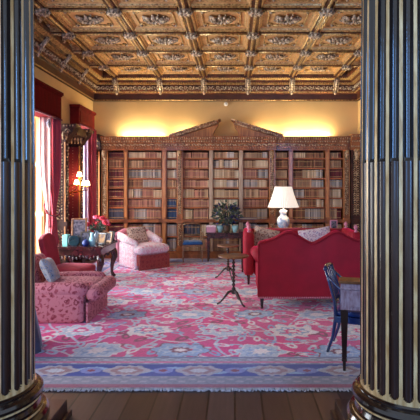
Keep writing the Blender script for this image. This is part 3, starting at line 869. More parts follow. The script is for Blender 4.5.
def drape(pts, z0, z1, amp, folds, pinch=None, thick=.012, n=60, rows=26):
    """hanging cloth along plan polyline; pinch=(z, fx, fy, w): gathered towards a point at that height"""
    mb = MB(); P = [Vector(p) for p in pts]
    seg = [(P[i+1]-P[i]).length for i in range(len(P)-1)]; T = sum(seg)
    def at(t):
        s_ = t*T
        for i, l in enumerate(seg):
            if s_ <= l or i == len(seg)-1:
                d = (P[i+1]-P[i]).normalized(); return P[i]+d*min(s_, l), Vector((-d.y, d.x))
            s_ -= l
    vs = []
    for side in (0, 1):
        for j in range(rows+1):
            z = lerp(z0, z1, j/rows)
            for i in range(n+1):
                t = i/n; p_, nn = at(t)
                q = p_+nn*(amp*math.sin(t*folds*2*PI)+amp*.4*math.sin(t*folds*4.7+z*1.3)+side*thick)
                if pinch:
                    g = math.exp(-((z-pinch[0])/pinch[3])**2) if z > pinch[0] else max(.55, math.exp(-((z-pinch[0])/(pinch[3]*1.2))**2))
                    q = q.lerp(Vector((pinch[1], pinch[2]))+nn*side*thick+(q-Vector((pinch[1], pinch[2])))*.28, g)
                vs.append((q.x, q.y, z))
    W = n+1; K = W*(rows+1); fs = []
    for j in range(rows):
        for i in range(n):
            a = j*W+i; fs += [(a, a+1, a+W+1, a+W), (K+a, K+a+W, K+a+W+1, K+a+1)]
    for j in range(rows):
        for i in (0, n): a = j*W+i; fs.append((a, a+W, K+a+W, K+a))
    for i in range(n): fs.append((i, i+1, K+i+1, K+i)); a = rows*W+i; fs.append((a, a+1, K+a+1, K+a))
    return mb.add(vs, fs, 0, True)
cu = thing('curtain', 'pink and crimson curtain tied back at the nearer window', 'curtain', (-3.1, 7.8, 0))
mb = drape([(-3.20, 7.58), (-3.10, 7.66), (-3.05, 7.86)], .06, 2.76, .035, 5, (1.12, -3.12, 7.76, .5)); mb.v = [(x+3.1, y-7.8, z) for x, y, z in mb.v]
mb.build('curtain_cloth', M['silk'], cu)
mb = drape([(-3.22, 7.42), (-3.08, 7.54)], .06, 2.76, .012, 2, (1.12, -3.16, 7.66, .5)); mb.v = [(x+3.1, y-7.8, z) for x, y, z in mb.v]
tag(mb.build('lining', M['sunlit_cloth'], cu), 'pale strip coloured as the sunlit curtain edge', None)  # added pale strip stands in for sunlight on the curtain edge
mb = MB().tube([(-.15, .02, 1.42), (-.14, -.16, 1.28), (-.06, -.24, 1.16), (.03, -.18, 1.10), (.06, -.02, 1.12), (.02, .10, 1.2)], .016, 8)
mb.tube([(-.02, -.24, 1.14), (0, -.25, 1.0), (.0, -.25, .92)], [.012, .02, .03], 8)
mb.build('tieback', M['silk_dark'], cu)
mb = drape([(-3.24, 6.02), (-3.12, 6.1), (-3.1, 6.35)], .06, 2.76, .03, 4)
tag(mb.build('curtain', M['silk_dark']), 'deep red curtain edge hanging beside the left column', 'curtain')
cu = thing('curtain', 'crimson and lilac curtain beside the bookcase at the far window', 'curtain', (-3.1, 9.8, 0))
mb = drape([(-3.20, 9.66), (-3.08, 9.72), (-3.04, 9.86)], .06, 2.84, .022, 4); mb.v = [(x+3.1, y-9.8, z) for x, y, z in mb.v]
mb.build('curtain_cloth', M['silk'], cu)
mb = drape([(-3.25, 9.56), (-3.13, 9.62)], .06, 2.84, .018, 2); mb.v = [(x+3.1, y-9.8, z) for x, y, z in mb.v]
tag(mb.build('lining', M['lilac'], cu), 'pale lilac lining', None)
# silvery rosette under the pelmet
ro = MB(); ro.ball((0, 0, 0), .035, .045, .05, 10)
for k in range(8): a = k*PI/4; ro.ball((.01, .045*math.cos(a), .055*math.sin(a)), .018, seg=6)
ro.box(-.14, 0, -.012, .012, -.012, .012)
tag(ro.build('curtain_rosette', M['pillow_blue'], loc=(-3.11, 7.50, 2.66)), 'silvery carved rosette under the nearer red pelmet', 'ornament')

# carved pier between the windows: two pilasters flanking a red silk panel
pier = thing('pier_glass_frame', 'tall carved wooden pier frame with red panel between the two windows', 'wall frame', (XL, 8.45, 0))
MB().box(.0, .03, -.30, .32, .25, 2.55).build('panel', M['redpanel'], pier)
rnd = random.Random(8)
for y in (-.37, .39):
    mb = MB(); mb.box(0, .27, y-.07, y+.07, .25, 2.42, 0).box(0, .31, y-.09, y+.09, 0, .25, 0).box(0, .30, y-.085, y+.085, .9, .98, 0)
    z = 2.36
    while z > .3:
        if not .86 < z < 1.0:
            for xx in (.06, .20):
                mb.ball((xx, y-.072, z), .016, seg=6, mi=1)
            mb.tube([(.10, y-.072, z+.02), (.13, y-.09, z), (.17, y-.072, z-.02)], [.006, .016, .006], 5, 1)
            mb.ball((.275, y+rnd.uniform(-.04, .04), z), .02, seg=6, mi=1)
        z -= .055
    mb.box(.0, .02, y-.078, y-.07, .3, 2.4, 2).box(.24, .265, y-.078, y-.07, .3, 2.4, 2)
    if y > 0: mb.box(.03, .235, y-.10, y-.07, .3, 2.38, 3)
    mb.build('pilaster', [M['dark_oak'], M['carve'], M['wood_light'], M['redpanel']], pier)
    c = MB(); c.prism([(0, 2.42), (.28, 2.42), (.33, 2.50), (.42, 2.60), (.44, 2.66), (.0, 2.66)], 'y', y-.10, y+.10, 0)
    for s_ in (-1, 1):
        c.tube([(.30+.055*math.cos(t)*(1-t/11), y+s_*.09, 2.58+.055*math.sin(t)*(1-t/11)) for t in [q*.7 for q in range(11)]], .016, 6, 1)
    for k in range(5):
        c.tube([(.05+k*.06, y-.10, 2.44), (.06+k*.06, y-.135, 2.52), (.07+k*.065, y-.155, 2.58), (.07+k*.065, y-.13, 2.60)], [.012, .024, .018, .008], 6, 1)
    c.box(0, .47, y-.13, y+.13, 2.66, 2.72, 0)
    for k in range(8): c.box(.02+k*.055, .045+k*.055, y-.142, y-.13, 2.67, 2.70, 1)
    c.build('capital', [M['dark_oak'], M['carve']], pier)
MB().box(0, .40, -.235, .255, 2.55, 2.70).build('lintel', [M['dark_oak']], pier)
MB().lathe([(.03, 0), (.035, .03), (.015, .05), (.03, .09), (.02, .13), (.001, .15)], (.12, -.36, 2.72), 10).build('finial', M['walnut_dark'], pier)
# sconce
sc = thing('wall_sconce', 'lit gilt wall sconce with small white shades on the carved pier', 'wall lamp', (XL+.032, 8.58, 1.60))
mb = MB(); mb.ball((.015, 0, 0), .02, .05, .12, 10)
spots = [(.26, -.09, .02), (.36, .03, .0), (.40, .10, .0), (.28, .0, .17)]
for x, y, z in spots: mb.tube([(.02, 0, -.02), (.08, y*.5, -.12 if z < .1 else .0), (x, y, z-.06), (x, y, z)], [.012, .010, .008, .008], 6); mb.lathe([(.022, 0), (.024, .012), (.008, .016)], (x, y, z), 8)
for k in range(6): mb.ball((.06+k*.02, math.sin(k*2)*.08, -.12-.01*k), .012, seg=6)
mb.build('bracket', M['brass'], sc)
for x, y, z in spots:
    MB().lathe([(.009, 0), (.009, .06)], (x, y, z), 8).build('candle', M['white_paint'], sc)
    MB().lathe([(.052, .03), (.032, .115)], (x, y, z), 14, cap=False).build('candle_shade', M['bulb'], sc)
d = bpy.data.lights.new('sconce_light', 'POINT'); d.energy = 5; d.color = (1, .72, .4); d.shadow_soft_size = .08
o = bpy.data.objects.new('sconce_light', d); o.parent = sc; o.location = (.28, 0, .12); COL.objects.link(o)

# ------------------------------------------------------------------ upholstery helpers
def cabriole(mb, x, y, h, r, ox, oy, mi=0):
    mb.tube([(x, y, h), (x+ox*.02, y+oy*.02, h*.8), (x+ox*.03, y+oy*.03, h*.62), (x+ox*.005, y+oy*.005, h*.3), (x, y, h*.1), (x+ox*.02, y+oy*.02, .0)],
            [r*1.2, r*1.35, r, r*.6, r*.5, r*.75], 8, mi)

# front sofa: camel-backed, seen from behind
sf = thing('sofa', 'crimson velvet sofa seen from behind with a double-humped back', 'sofa', (1.015, 5.82, .018))
hw = .715
mb = MB()
def top(u):   # u -1..1
    a = abs(u)
    return .885+.125*math.exp(-((a-.44)/.25)**2)-.03*math.exp(-(a/.12)**2)-.01*(a > .9)
N = 48; pts = []
for k in range(N+1): u = -1+2*k/N; pts.append((u*hw, top(u)-(.03 if k in (0, N) else 0)))
T = .15
vs = []; fs = []
secs = [(0.0, .0), (-.0, .0)]
# cross-section rows: rounded over the top
prof = [(.0, 0), (.0, .55), (.0, .93), (.02, .985), (.06, 1.0), (.11, 1.0), (.15, .975), (.17, .9), (.20, .5), (.22, 0)]
for (yy, tz) in prof:
    for (x, zt) in pts: vs.append((x, yy+.02*(1-abs(x/hw)**6) * 0, lerp(.14, zt, tz)))
W = N+1
for i in range(len(prof)-1):
    for k in range(N): fs.append((i*W+k, i*W+k+1, (i+1)*W+k+1, (i+1)*W+k))
fs.append(tuple(range(0, W))+()) if False else None
for k in (0, N): fs.append(tuple(i*W+k for i in range(len(prof))))
for k in range(N): fs.append((k, k+1, (len(prof)-1)*W+k+1, (len(prof)-1)*W+k))
mb.add(vs, [f for f in fs if f], 0, True)
bk = mb.build('backrest', M['velvet'], sf)
es = bk.modifiers.new('edges', 'EDGE_SPLIT'); es.split_angle = math.radians(50)
mb = MB().tube([(x, -.002, z-.012) for x, z in pts], .009, 6)
mb.tube([(-hw, -.002, .15), (-hw, -.002, top(-1)-.05)], .009, 6).tube([(hw, -.002, .15), (hw, -.002, top(1)-.05)], .009, 6)
mb.build('piping', M['velvet'], sf)
fr = MB(); x = -hw
while x < hw: fr.ball((x, -.008, .152), .009, .006, .014, 6); x += .024
tag(fr.build('gimp_trim', M['velvet_trim'], sf), 'row of pale pink beads', None)
for s_ in (-1, 1):
    a = MB(); a.rbox(s_*(hw-.07)-.07, s_*(hw-.07)+.07, .2, .82, .14, .60, .05)
    a.tube([(s_*(hw-.03), .12, .66), (s_*(hw-.02), .5, .65), (s_*(hw-.01), .84, .63)], .085, 14)
    a.build('arm', M['velvet'], sf)
MB().rbox(-hw+.14, hw-.14, .2, .80, .14, .36, .03).build('seat', M['velvet'], sf)
for s_ in (-1, 1): MB().rbox(min(0, s_*.572), max(0, s_*.572), .21, .80, .36, .48, .05, puff=.02).build('seat_cushion', M['velvet'], sf)
for x, y in ((-hw+.05, .04), (hw-.05, .04), (-hw+.05, .72), (hw-.05, .72)):
    l = MB().taper((x, y, .14), (.025, .025), (x, y, .035), (.016, .016)).lathe([(.016, 0), (.02, .015), (.016, .035)], (x, y, 0), 10)
    l.build('leg', M['mahogany'], sf)

# second sofa, facing the camera
s2 = thing('sofa', 'crimson velvet sofa facing the room, with finials and cushions, behind the first sofa', 'sofa', (1.09, 7.22, .018))
HW = .95
MB().rbox(-HW+.12, HW-.12, .68, .84, .16, .82, .05, 8).build('backrest', M['velvet'], s2)
MB().tube([(-HW+.15, .76, .80), (0, .76, .81), (HW-.15, .76, .80)], .05, 10).build('top_roll', M['rose'], s2)
for s_ in (-1, 1):
    a = MB(); x0, x1 = sorted((s_*HW, s_*(HW-.17)))
    a.M = Matrix()
    a.rbox(x0, x1, 0, .84, .15, .86, .06, 8)
    a.build('arm', M['velvet'], s2)
    for y in (.06, .72):
        f = MB().lathe([(.028, 0), (.03, .02), (.012, .035), (.03, .06), (.034, .085), (.018, .115), (.001, .125)], (s_*(HW-.085), y, .85), 12)
        f.build('finial', M['velvet_trim'], s2)
MB().rbox(-HW+.17, HW-.17, .03, .68, .15, .36, .03).build('seat', M['velvet'], s2)
for s_ in (-1, 1): MB().rbox(min(0, s_*.775), max(0, s_*.775), .02, .68, .36, .49, .05, puff=.02).build('seat_cushion', M['velvet'], s2)
for x in (-HW+.08, HW-.08):
    for y in (.08, .76): MB().taper((x, y, .16), (.025, .025), (x, y, 0), (.016, .016)).build('leg', M['mahogany'], s2)
def cushion(loc, rot, w_, h_, t_, m_, label, piping=None):
    mb = MB(); n = 12; vs = []; fs = []
    for sgn in (1, -1):
        for j in range(n+1):
            for i in range(n+1):
                u, v = 2*i/n-1, 2*j/n-1
                e = ((1-u**4)*(1-v**4))**.5
                pull = 1-.08*(u*u*v*v)*0 - .05*(1-abs(u*v))*(max(abs(u), abs(v))**4)
                vs.append((u*w_/2*pull, sgn*t_/2*e, v*h_/2*pull))
    K = (n+1)**2
    for j in range(n):
        for i in range(n):
            a = j*(n+1)+i; fs += [(a, a+1, a+n+2, a+n+1), (K+a, K+a+n+1, K+a+n+2, K+a+1)]
    mb.add(vs, fs, 0, True); o = mb.build('cushion', m_); o.location = loc; o.rotation_euler = rot
    return tag(o, label, 'cushion')
cushion((.50, 7.66, .70), (math.radians(-22), math.radians(12), math.radians(-14)), .44, .42, .14, M['cushion_print'], 'tan floral cushion at the left end of the far crimson sofa')
cushion((1.38, 7.68, .71), (math.radians(-18), math.radians(-8), math.radians(5)), .56, .38, .15, M['pale_cushion'], 'pale floral cushion in the middle of the far crimson sofa')

# sofa table behind with the lamp
st = thing('sofa_table', 'long dark table behind the far crimson sofa carrying the lamp', 'table', (1.12, 8.52, .018))
MB().box(-1.05, 1.05, -.22, .22, .73, .76).box(-1.02, 1.02, -.2, .2, .64, .73).build('tabletop', M['mahogany'], st, .004)
for x in (-.98, .98):
    for y in (-.17, .17): MB().taper((x, y, .64), (.028, .028), (x, y, 0), (.016, .016)).build('leg', M['mahogany'], st)
lp = thing('table_lamp', 'table lamp with pleated white shade and blue-white porcelain base', 'lamp', (.91, 8.48, .778))
MB().lathe([(.085, 0), (.085, .03), (.065, .04)], (0, 0, 0), 20).build('foot', M['walnut_dark'], lp)
MB().lathe([(.07, .04), (.09, .07), (.115, .13), (.122, .19), (.10, .25), (.062, .285), (.055, .31), (.075, .345), (.075, .375), (.05, .39), (.012, .40), (.012, .47)], (0, 0, 0), 24).build('vase_base', M['porcelain'], lp)
mb = MB(); n = 96; vs = []; fs = []
rows = [(0, .293), (.25, .252), (.5, .215), (.75, .182), (1, .155)]
for t, r in rows:
    for k in range(n):
        rr_ = r+.004*math.cos(k*PI)*(1) ; th = 2*PI*k/n; vs.append((rr_*math.cos(th), rr_*math.sin(th), .435+t*.40))
for i in range(4):
    for k in range(n): fs.append((i*n+k, i*n+(k+1) % n, (i+1)*n+(k+1) % n, (i+1)*n+k))
mb.add(vs, fs, 0, False)
so_ = mb.build('lamp_shade', M['shade_cloth'], lp); sd = so_.modifiers.new('thick', 'SOLIDIFY'); sd.thickness = .003
MB().tube([(.296*math.cos(2*PI*k/32), .296*math.sin(2*PI*k/32), .437) for k in range(33)], .006, 6).tube([(.158*math.cos(2*PI*k/32), .158*math.sin(2*PI*k/32), .833) for k in range(33)], .006, 6).build('shade_trim', M['gilt'], lp)
d = bpy.data.lights.new('lamp_light', 'POINT'); d.energy = 5; d.color = (1, .82, .6); d.shadow_soft_size = .05
o = bpy.data.objects.new('lamp_light', d); o.parent = lp; o.location = (0, 0, .62); COL.objects.link(o)
bx_ = MB().box(-.20, .20, -.01, .035, 0, .006, 0).box(-.195, .195, -.006, .035, .006, .032, 1).box(-.20, .20, -.01, .035, .032, .038, 0)
tag(bx_.build('book', [M['cobalt'], pagem], loc=(.29, 10.0, .8805)), 'large cobalt blue book lying flat on the bookcase ledge right of the plant', 'book')
pf = thing('photo_frame', 'small pale pink picture frame right of the lamp', 'picture frame', (1.86, 8.48, .778), .1)
MB().box(-.07, .07, -.01, .01, 0, .20).build('frame', M['red_book'], pf, .003); MB().box(-.05, .05, -.014, -.01, .02, .18).build('picture', M['photo'], pf)

# ------------------------------------------------------------------ tripod wine tables
def tripod(name, label, x, y, h, r, rz, barley=True):
    t = thing(name, label, 'table', (x, y, .018), rz)
    MB().lathe([(r*.3, h-.03), (r*.96, h-.022), (r, h-.014), (r, h-.002), (r*.97, h)], (0, 0, 0), 32).build('tabletop', M['walnut'], t)
    mb = MB(); n = 60; vs = []
    prof = []
    for k in range(n+1):
        z = lerp(.20, h-.03, k/n); rr_ = .020+.007*math.sin(k*.9)
        if k < 3 or k > n-3: rr_ = .028
        prof.append((rr_, z))
    mb.lathe(prof, (0, 0, 0), 12)
    mb.lathe([(.012, .13), (.03, .15), (.035, .18), (.022, .21)], (0, 0, 0), 12)
    mb.build('stem', M['walnut_dark'], t)
    for k in range(3):
        a = k*2*PI/3; c, s_ = math.cos(a), math.sin(a)
        MB().tube([(c*.02, s_*.02, .18), (c*.07, s_*.07, .165), (c*.13, s_*.13, .09), (c*.185, s_*.185, .03), (c*.225, s_*.225, .012)], [.018, .018, .013, .011, .014], 8).build('leg', M['walnut_dark'], t)
tripod('tripod_table', 'round tripod wine table with twisted stem, nearer the camera, left of the front sofa', -.02, 6.08, .66, .21, math.radians(-50))
tripod('tripod_table', 'small round tripod table standing farther back, in front of the plant table', -.12, 7.78, .58, .19, math.radians(170))

# ------------------------------------------------------------------ plant table by the bookcase
pt = thing('side_table', 'dark red mahogany side table holding the plant by the bookcase', 'table', (-.20, 9.72, .018))
MB().box(-.42, .40, -.2, .2, .585, .61).build('tabletop', M['mahogany'], pt, .004)
MB().box(-.39, .37, -.17, .17, .49, .585).build('apron', M['mahogany'], pt)
for x in (-.37, .35):
    for y in (-.15, .15): MB().taper((x, y, .49), (.025, .025), (x, y, 0), (.016, .016)).build('leg', M['mahogany'], pt)
pp = thing('potted_plant', 'bushy dark-leaved plant in a bronze pot on the mahogany side table', 'plant', (-.18, 9.70, .63))
MB().lathe([(.05, 0), (.07, .02), (.085, .08), (.08, .13), (.088, .14), (.088, .15)], (0, 0, 0), 18).build('pot', M['pot'], pp)
def leafy(n, R_, zc, rz, size, seed, ms=(0,)):
    rnd = random.Random(seed); mb = MB()
    for k in range(n):
        d = Vector((rnd.gauss(0, 1), rnd.gauss(0, 1), rnd.gauss(0, 1))).normalized()*rnd.uniform(.35, 1)
        p_ = Vector((d.x*R_, d.y*R_*.75, zc+d.z*rz))
        out = Vector((d.x, d.y, d.z*.5+rnd.uniform(-.5, .5))).normalized()
        side = out.cross(Vector((rnd.uniform(-1, 1), rnd.uniform(-1, 1), rnd.uniform(-1, 1)))).normalized()
        nn = out.cross(side); l = size*rnd.uniform(.7, 1.3); w_ = l*.32
        mi = rnd.choice(ms)
        mb.add([p_, p_+out*l*.4+side*w_+nn*.008, p_+out*l*.45-nn*.008, p_+out*l*.4-side*w_+nn*.008, p_+out*l-nn*.015], [(0, 1, 2), (0, 2, 3), (1, 4, 2), (2, 4, 3)], mi)
    return mb
lf = leafy(340, .30, .40, .26, .09, 21, (0, 0, 0, 1, 2))
lf.build('foliage', [M['leaf'], M['leaf2'], M['bud']], pp)
mb = MB(); rnd = random.Random(3)
for k in range(9):
    a = rnd.uniform(0, 2*PI); r = rnd.uniform(.08, .25)
    mb.tube([(0, 0, .14), (r*.4*math.cos(a), r*.4*math.sin(a)*.7, .28), (r*math.cos(a), r*math.sin(a)*.7, rnd.uniform(.3, .55))], .005, 5)
mb.build('stem', M['leaf'], pp)
for x, lb in ((-.325, 'pale blue bowl left of the bronze plant pot'), (.00, 'pale blue bowl right of the bronze plant pot')):
    o = MB().lathe([(.04, 0), (.045, .015), (.07, .08), (.078, .14), (.074, .14), (.064, .08), (.03, .02)], (0, 0, 0), 20).build('bowl', M['celadon'], loc=(x, 9.70, .63))
    tag(o, lb, 'bowl')
pb = thing('gift_box', 'pink and white box at the left end of the plant table', 'box', (-.51, 9.70, .63))
MB().box(-.10, .10, -.07, .07, 0, .11).build('body', M['red_book'], pb, .005); MB().box(-.105, .105, -.075, .075, .11, .145).build('lid', M['white_print'], pb, .004)

# ------------------------------------------------------------------ gilt armchair with blue seat
gc = thing('gilt_armchair', 'slender gilt open armchair with bright blue seat before the bookcase', 'chair', (-.915, 9.66, .018), math.radians(8))
MB().rbox(-.21, .21, -.20, .20, .36, .42, .025, puff=.01).build('seat', M['blue_seat'], gc)
MB().box(-.215, .215, -.205, .205, .325, .36).build('seat_frame', M['gilt'], gc, .004)
for x in (-.2, .2):
    MB().taper((x, -.19, .36), (.018, .018), (x, -.19, 0), (.010, .010)).build('leg', M['gilt'], gc)
    MB().tube([(x, .19, 0), (x, .19, .34), (x*.95, .22, .76)], [.011, .016, .013], 8).build('leg', M['gilt'], gc)
    MB().tube([(x*.97, .21, .60), (x*1.12, .02, .61), (x*1.1, -.12, .58), (x, -.15, .36)], .012, 8).build('arm', M['gilt'], gc)
mb = MB().tube([(-.19, .22, .76), (-.1, .225, .78), (0, .225, .785), (.1, .225, .78), (.19, .22, .76)], .015, 8)
mb.tube([(-.19, .205, .52), (.19, .205, .52)], .010, 8)
for x in (-.09, 0, .09): mb.tube([(x, .205, .52), (x, .223, .78)], .006, 6)
mb.build('back_frame', M['gilt'], gc)

# ------------------------------------------------------------------ pale chintz armchair at the back
ac = thing('armchair', 'white and pink floral armchair with its skirt coloured as in shade standing near the bookcase', 'armchair', (-1.81, 8.47, .018), math.radians(42))
# local frame: x along the front edge, y towards the back; origin at the front left corner
MB().rbox(.02, .66, .02, .8, .06, .30, .03).build('seat_base', M['shaded_print'], ac)
sk = MB(); n = 40
MB().box(.0, .68, -.012, .004, .0, .28).box(.664, .68, .004, .8, .0, .28).build('skirt', M['shaded_print'], ac)
MB().rbox(-.01, .69, -.04, .62, .29, .45, .07, 8, puff=.03).build('seat_cushion', M['white_print'], ac)
a = MB(); a.rbox(-.02, .09, .12, .86, .0, .50, .05, 8); a.tube([(.03, .16, .49), (.02, .45, .53), (.02, .82, .60)], [.06, .07, .08], 12); a.build('arm', M['white_print'], ac)
a = MB(); a.rbox(.60, .70, .25, .86, .0, .50, .05, 8); a.tube([(.66, .3, .49), (.67, .5, .53), (.67, .82, .60)], [.06, .07, .08], 12); a.build('arm', M['white_print'], ac)
b = MB(); b.rbox(-.05, .74, .72, .92, .05, .64, .08, 8); b.tube([(-.07, .83, .58), (.15, .84, .65), (.35, .84, .66), (.55, .84, .65), (.75, .83, .58)], [.07, .085, .09, .085, .07], 12)
b.build('backrest', M['velvet_trim'], ac)
cs, sn = math.cos(math.radians(42)), math.sin(math.radians(42))
def ACW(x, y): return (-1.81+x*cs-y*sn, 8.47+x*sn+y*cs)
px, py = ACW(.26, .50)
cushion((px, py, .625), (math.radians(-24), 0, math.radians(42)), .44, .36, .13, M['cushion_print'], 'tan floral cushion leaning in the pale floral armchair')

# ------------------------------------------------------------------ foreground rose armchair facing right
fa = thing('armchair', 'large rose damask armchair in the left foreground, facing right', 'armchair', (-2.1, 5.62, .018))
def R(mb, name, m_=None): return mb.build(name, m_ or M['rose_print'], fa)
for y0 in (-.42, .26):
    a = MB(); a.rbox(-.40, .34, y0, y0+.16, .0, .38, .03, 8)
    a.tube([(-.42, y0+.08, .36), (-.1, y0+.08, .375), (.2, y0+.08, .38), (.33, y0+.08, .37), (.37, y0+.08, .35)], [.085, .09, .092, .088, .06], 16)
    R(a, 'arm')
R(MB().rbox(-.36, .37, -.27, .27, .03, .24, .03), 'seat_base')
R(MB().box(.37, .392, -.40, .40, .0, .235), 'skirt')
cm = MB(); cm.rbox(-.30, .46, -.25, .25, .24, .42, .07, 8, puff=.03); cm.rbox(.345, .53, -.41, .41, .235, .415, .085, 8); R(cm, 'seat_cushion')
b = MB(); b.M = Matrix.Translation((-.38, 0, .02)) @ Matrix.Rotation(math.radians(-10), 4, 'Y'); b.rbox(-.10, .10, -.40, .40, 0, .70, .09, 8); R(b, 'backrest')
cushion((-2.27, 5.52, .585), (math.radians(-26), math.radians(6), math.radians(100)), .36, .32, .14, M['pillow_blue'], 'grey-blue brocade cushion leaning in the rose damask armchair')

# ------------------------------------------------------------------ red velvet side chair at the table
rc = thing('side_chair', 'tall-backed rose velvet side chair drawn up before the writing table', 'chair', (-2.36, 6.46, .018), math.radians(-6))
MB().rbox(-.26, .29, -.24, .24, .34, .45, .045, 8, puff=.02).build('seat', M['rose'], rc)
b = MB(); b.M = Matrix.Translation((-.25, 0, .36)) @ Matrix.Rotation(math.radians(-13), 4, 'Y')
N = 14; vs = []; fs = []
outl = [(-.16, 0), (-.17, .25), (-.185, .42), (-.175, .50), (-.12, .535), (-.05, .56), (0, .565), (.05, .56), (.12, .535), (.175, .50), (.185, .42), (.17, .25), (.16, 0)]
b.prism(outl, 'x', -.045, .045, 0); b.build('backrest', M['rose'], rc, .02)
for x, y in ((.25, -.2), (.25, .2)):
    l = MB(); cabriole(l, x, y, .36, .024, 1, 1 if y > 0 else -1); l.build('leg', M['mahogany'], rc)
for y in (-.2, .2): MB().tube([(-.22, y, .38), (-.24, y, .2), (-.30, y, 0)], [.02, .018, .014], 8).build('leg', M['mahogany'], rc)

# ------------------------------------------------------------------ carved writing table with its things
wt = thing('writing_table', 'carved dark mahogany writing table crowded with picture frames', 'table', (-2.52, 7.52, .018))
MB().box(-.44, .44, -.47, .48, .60, .625).box(-.43, .43, -.46, .47, .625, .642).build('tabletop', M['mahogany'], wt, .005)
MB().box(-.41, .41, -.44, -.41, .50, .60).box(-.41, .41, .42, .45, .50, .60).box(-.41, -.38, -.41, .42, .50, .60).box(.38, .41, -.41, .42, .50, .60).build('apron', M['mahogany'], wt, .003)
mb = MB(); rnd = random.Random(2)
for k in range(14):
    t = k/13; x = lerp(-.36, .36, t); z = .49-.035*math.sin(PI*t*3)**2
    mb.ball((x, -.43, z), .022, .014, .026, 6)
    mb.ball((.40, lerp(-.38, .40, t), z), .014, .022, .026, 6)
mb.build('carving', M['mahogany'], wt)
for x, ox in ((-.36, -1), (.36, 1)):
    for y, oy in ((-.38, -1), (.39, 1)):
        l = MB(); l.tube([(x, y, .52), (x+ox*.03, y+oy*.02, .44), (x+ox*.035, y+oy*.03, .36), (x+ox*.0, y, .22), (x-ox*.005, y, .1), (x+ox*.01, y+oy*.01, .05), (x+ox*.03, y+oy*.02, .02)], [.05, .06, .055, .034, .024, .03, .038], 10)
        l.ball((x+ox*.02, y+oy*.015, .028), .042, .042, .026, 10)
        for q in range(3): l.ball((x+ox*.06, y+(q-1)*.03, .40-q*.02), .02, seg=6)
        l.build('leg', M['mahogany'], wt)
TZ = .661
def frame(x, y, w_, h_, rz, fm, pm, label, lean=12, mount=None):
    r = thing('photo_frame', label, 'picture frame', (x, y, TZ), rz)
    Mx = Matrix.Rotation(math.radians(-lean), 4, 'X'); b = .016+w_*.06
    mb = MB(); mb.M = Mx
    mb.box(-w_/2, -w_/2+b, -.008, .008, 0, h_).box(w_/2-b, w_/2, -.008, .008, 0, h_).box(-w_/2+b, w_/2-b, -.008, .008, 0, b).box(-w_/2+b, w_/2-b, -.008, .008, h_-b, h_)
    mb.build('frame', fm, r, .003)
    mb = MB(); mb.M = Mx; mb.box(-w_/2+b, w_/2-b, -.002, .004, b, h_-b, 0)
    if mount: mb.box(-w_/2+b+.02, w_/2-b-.02, -.004, -.002, b+.02, h_-b-.02, 1)
    mb.build('picture', [mount, pm] if mount else pm, r)
    mb = MB(); mb.tube([(0, h_*.6*math.sin(math.radians(lean))+.006, h_*.6), (0, h_*.42, .008)], .007, 6); mb.build('easel_strut', M['walnut_dark'], r)
frame(-2.60, 7.50, .25, .42, math.radians(14), M['walnut'], M['photo2'], 'tallest tan-edged picture frame at the back of the writing table', 10, M['photo'])
frame(-2.42, 7.28, .16, .22, math.radians(14), M['pot'], M['photo'], 'grey picture frame in front of the tallest frame')
frame(-2.19, 7.36, .17, .19, math.radians(-20), M['walnut_dark'], M['gold_mount'], 'small frame with golden picture near the celadon vase')
frame(-2.18, 7.72, .15, .17, math.radians(-26), M['gilt'], M['photo'], 'small silver-gilt frame right of the golden picture', 12)
frame(-2.17, 7.88, .14, .17, math.radians(-30), M['walnut_dark'], M['photo2'], 'small dark frame at the far right corner of the writing table', 10)
o = MB().box(-.04, .04, -.06, .06, 0, .155).box(-.042, .042, -.062, .062, .155, .17).build('aqua_box', M['aqua'], bevel=.004, loc=(-2.72, 7.25, TZ)); tag(o, 'pale aqua box at the left of the writing table', 'box')
o = MB().prism([(-.085, .04), (-.05, 0), (.05, 0), (.085, .04), (.085, .12), (.05, .16), (-.05, .16), (-.085, .12)], 'y', -.05, .05).build('octagonal_box', M['teal'], bevel=.006, loc=(-2.58, 7.24, TZ)); tag(o, 'dark teal eight-sided box beside the pale aqua box', 'box')
o = MB().lathe([(.03, 0), (.05, .02), (.06, .05), (.045, .085), (.02, .095), (.012, .11)], (0, 0, 0), 16).build('lidded_pot', M['navy'], loc=(-2.37, 7.15, TZ)); tag(o, 'little navy blue pot in front of the grey frame', 'pot')
o = MB().lathe([(.035, 0), (.05, .03), (.055, .08), (.035, .14), (.028, .18), (.038, .21), (.034, .21), (.02, .16)], (0, 0, 0), 18).build('vase', M['celadon'], loc=(-2.29, 7.22, TZ)); tag(o, 'slim pale turquoise vase on the writing table', 'vase')
fv = thing('flower_vase', 'bunch of coral red flowers in a vase on the writing table', 'flowers', (-2.37, 7.74, TZ))
MB().lathe([(.04, 0), (.06, .04), (.065, .1), (.04, .16), (.05, .19), (.045, .19), (.03, .14)], (0, 0, 0), 16).build('vase', M['porcelain'], fv)
leafy(50, .12, .24, .07, .07, 5).build('foliage', M['leaf'], fv)
rnd = random.Random(12)
for k in range(22):
    d = Vector((rnd.gauss(0, 1), rnd.gauss(0, 1), abs(rnd.gauss(0, 1)))).normalized()
    c = (d.x*.19+.0, d.y*.12, .27+d.z*.16)
    f = MB()
    for q in range(7):
        a = q*2*PI/7; f.ball((c[0]+.022*math.cos(a), c[1]+.018*math.sin(a)-.004, c[2]+.012*math.sin(a*2)), .020, .016, .022, 6)
    f.ball(c, .022, seg=8)
    f.tube([(0, 0, .15), (c[0]*.6, c[1]*.6, c[2]*.75), c], .003, 4, 1)
    f.build('flower', [M['pink'] if k % 4 == 0 else M['flower'], M['leaf']], fv)

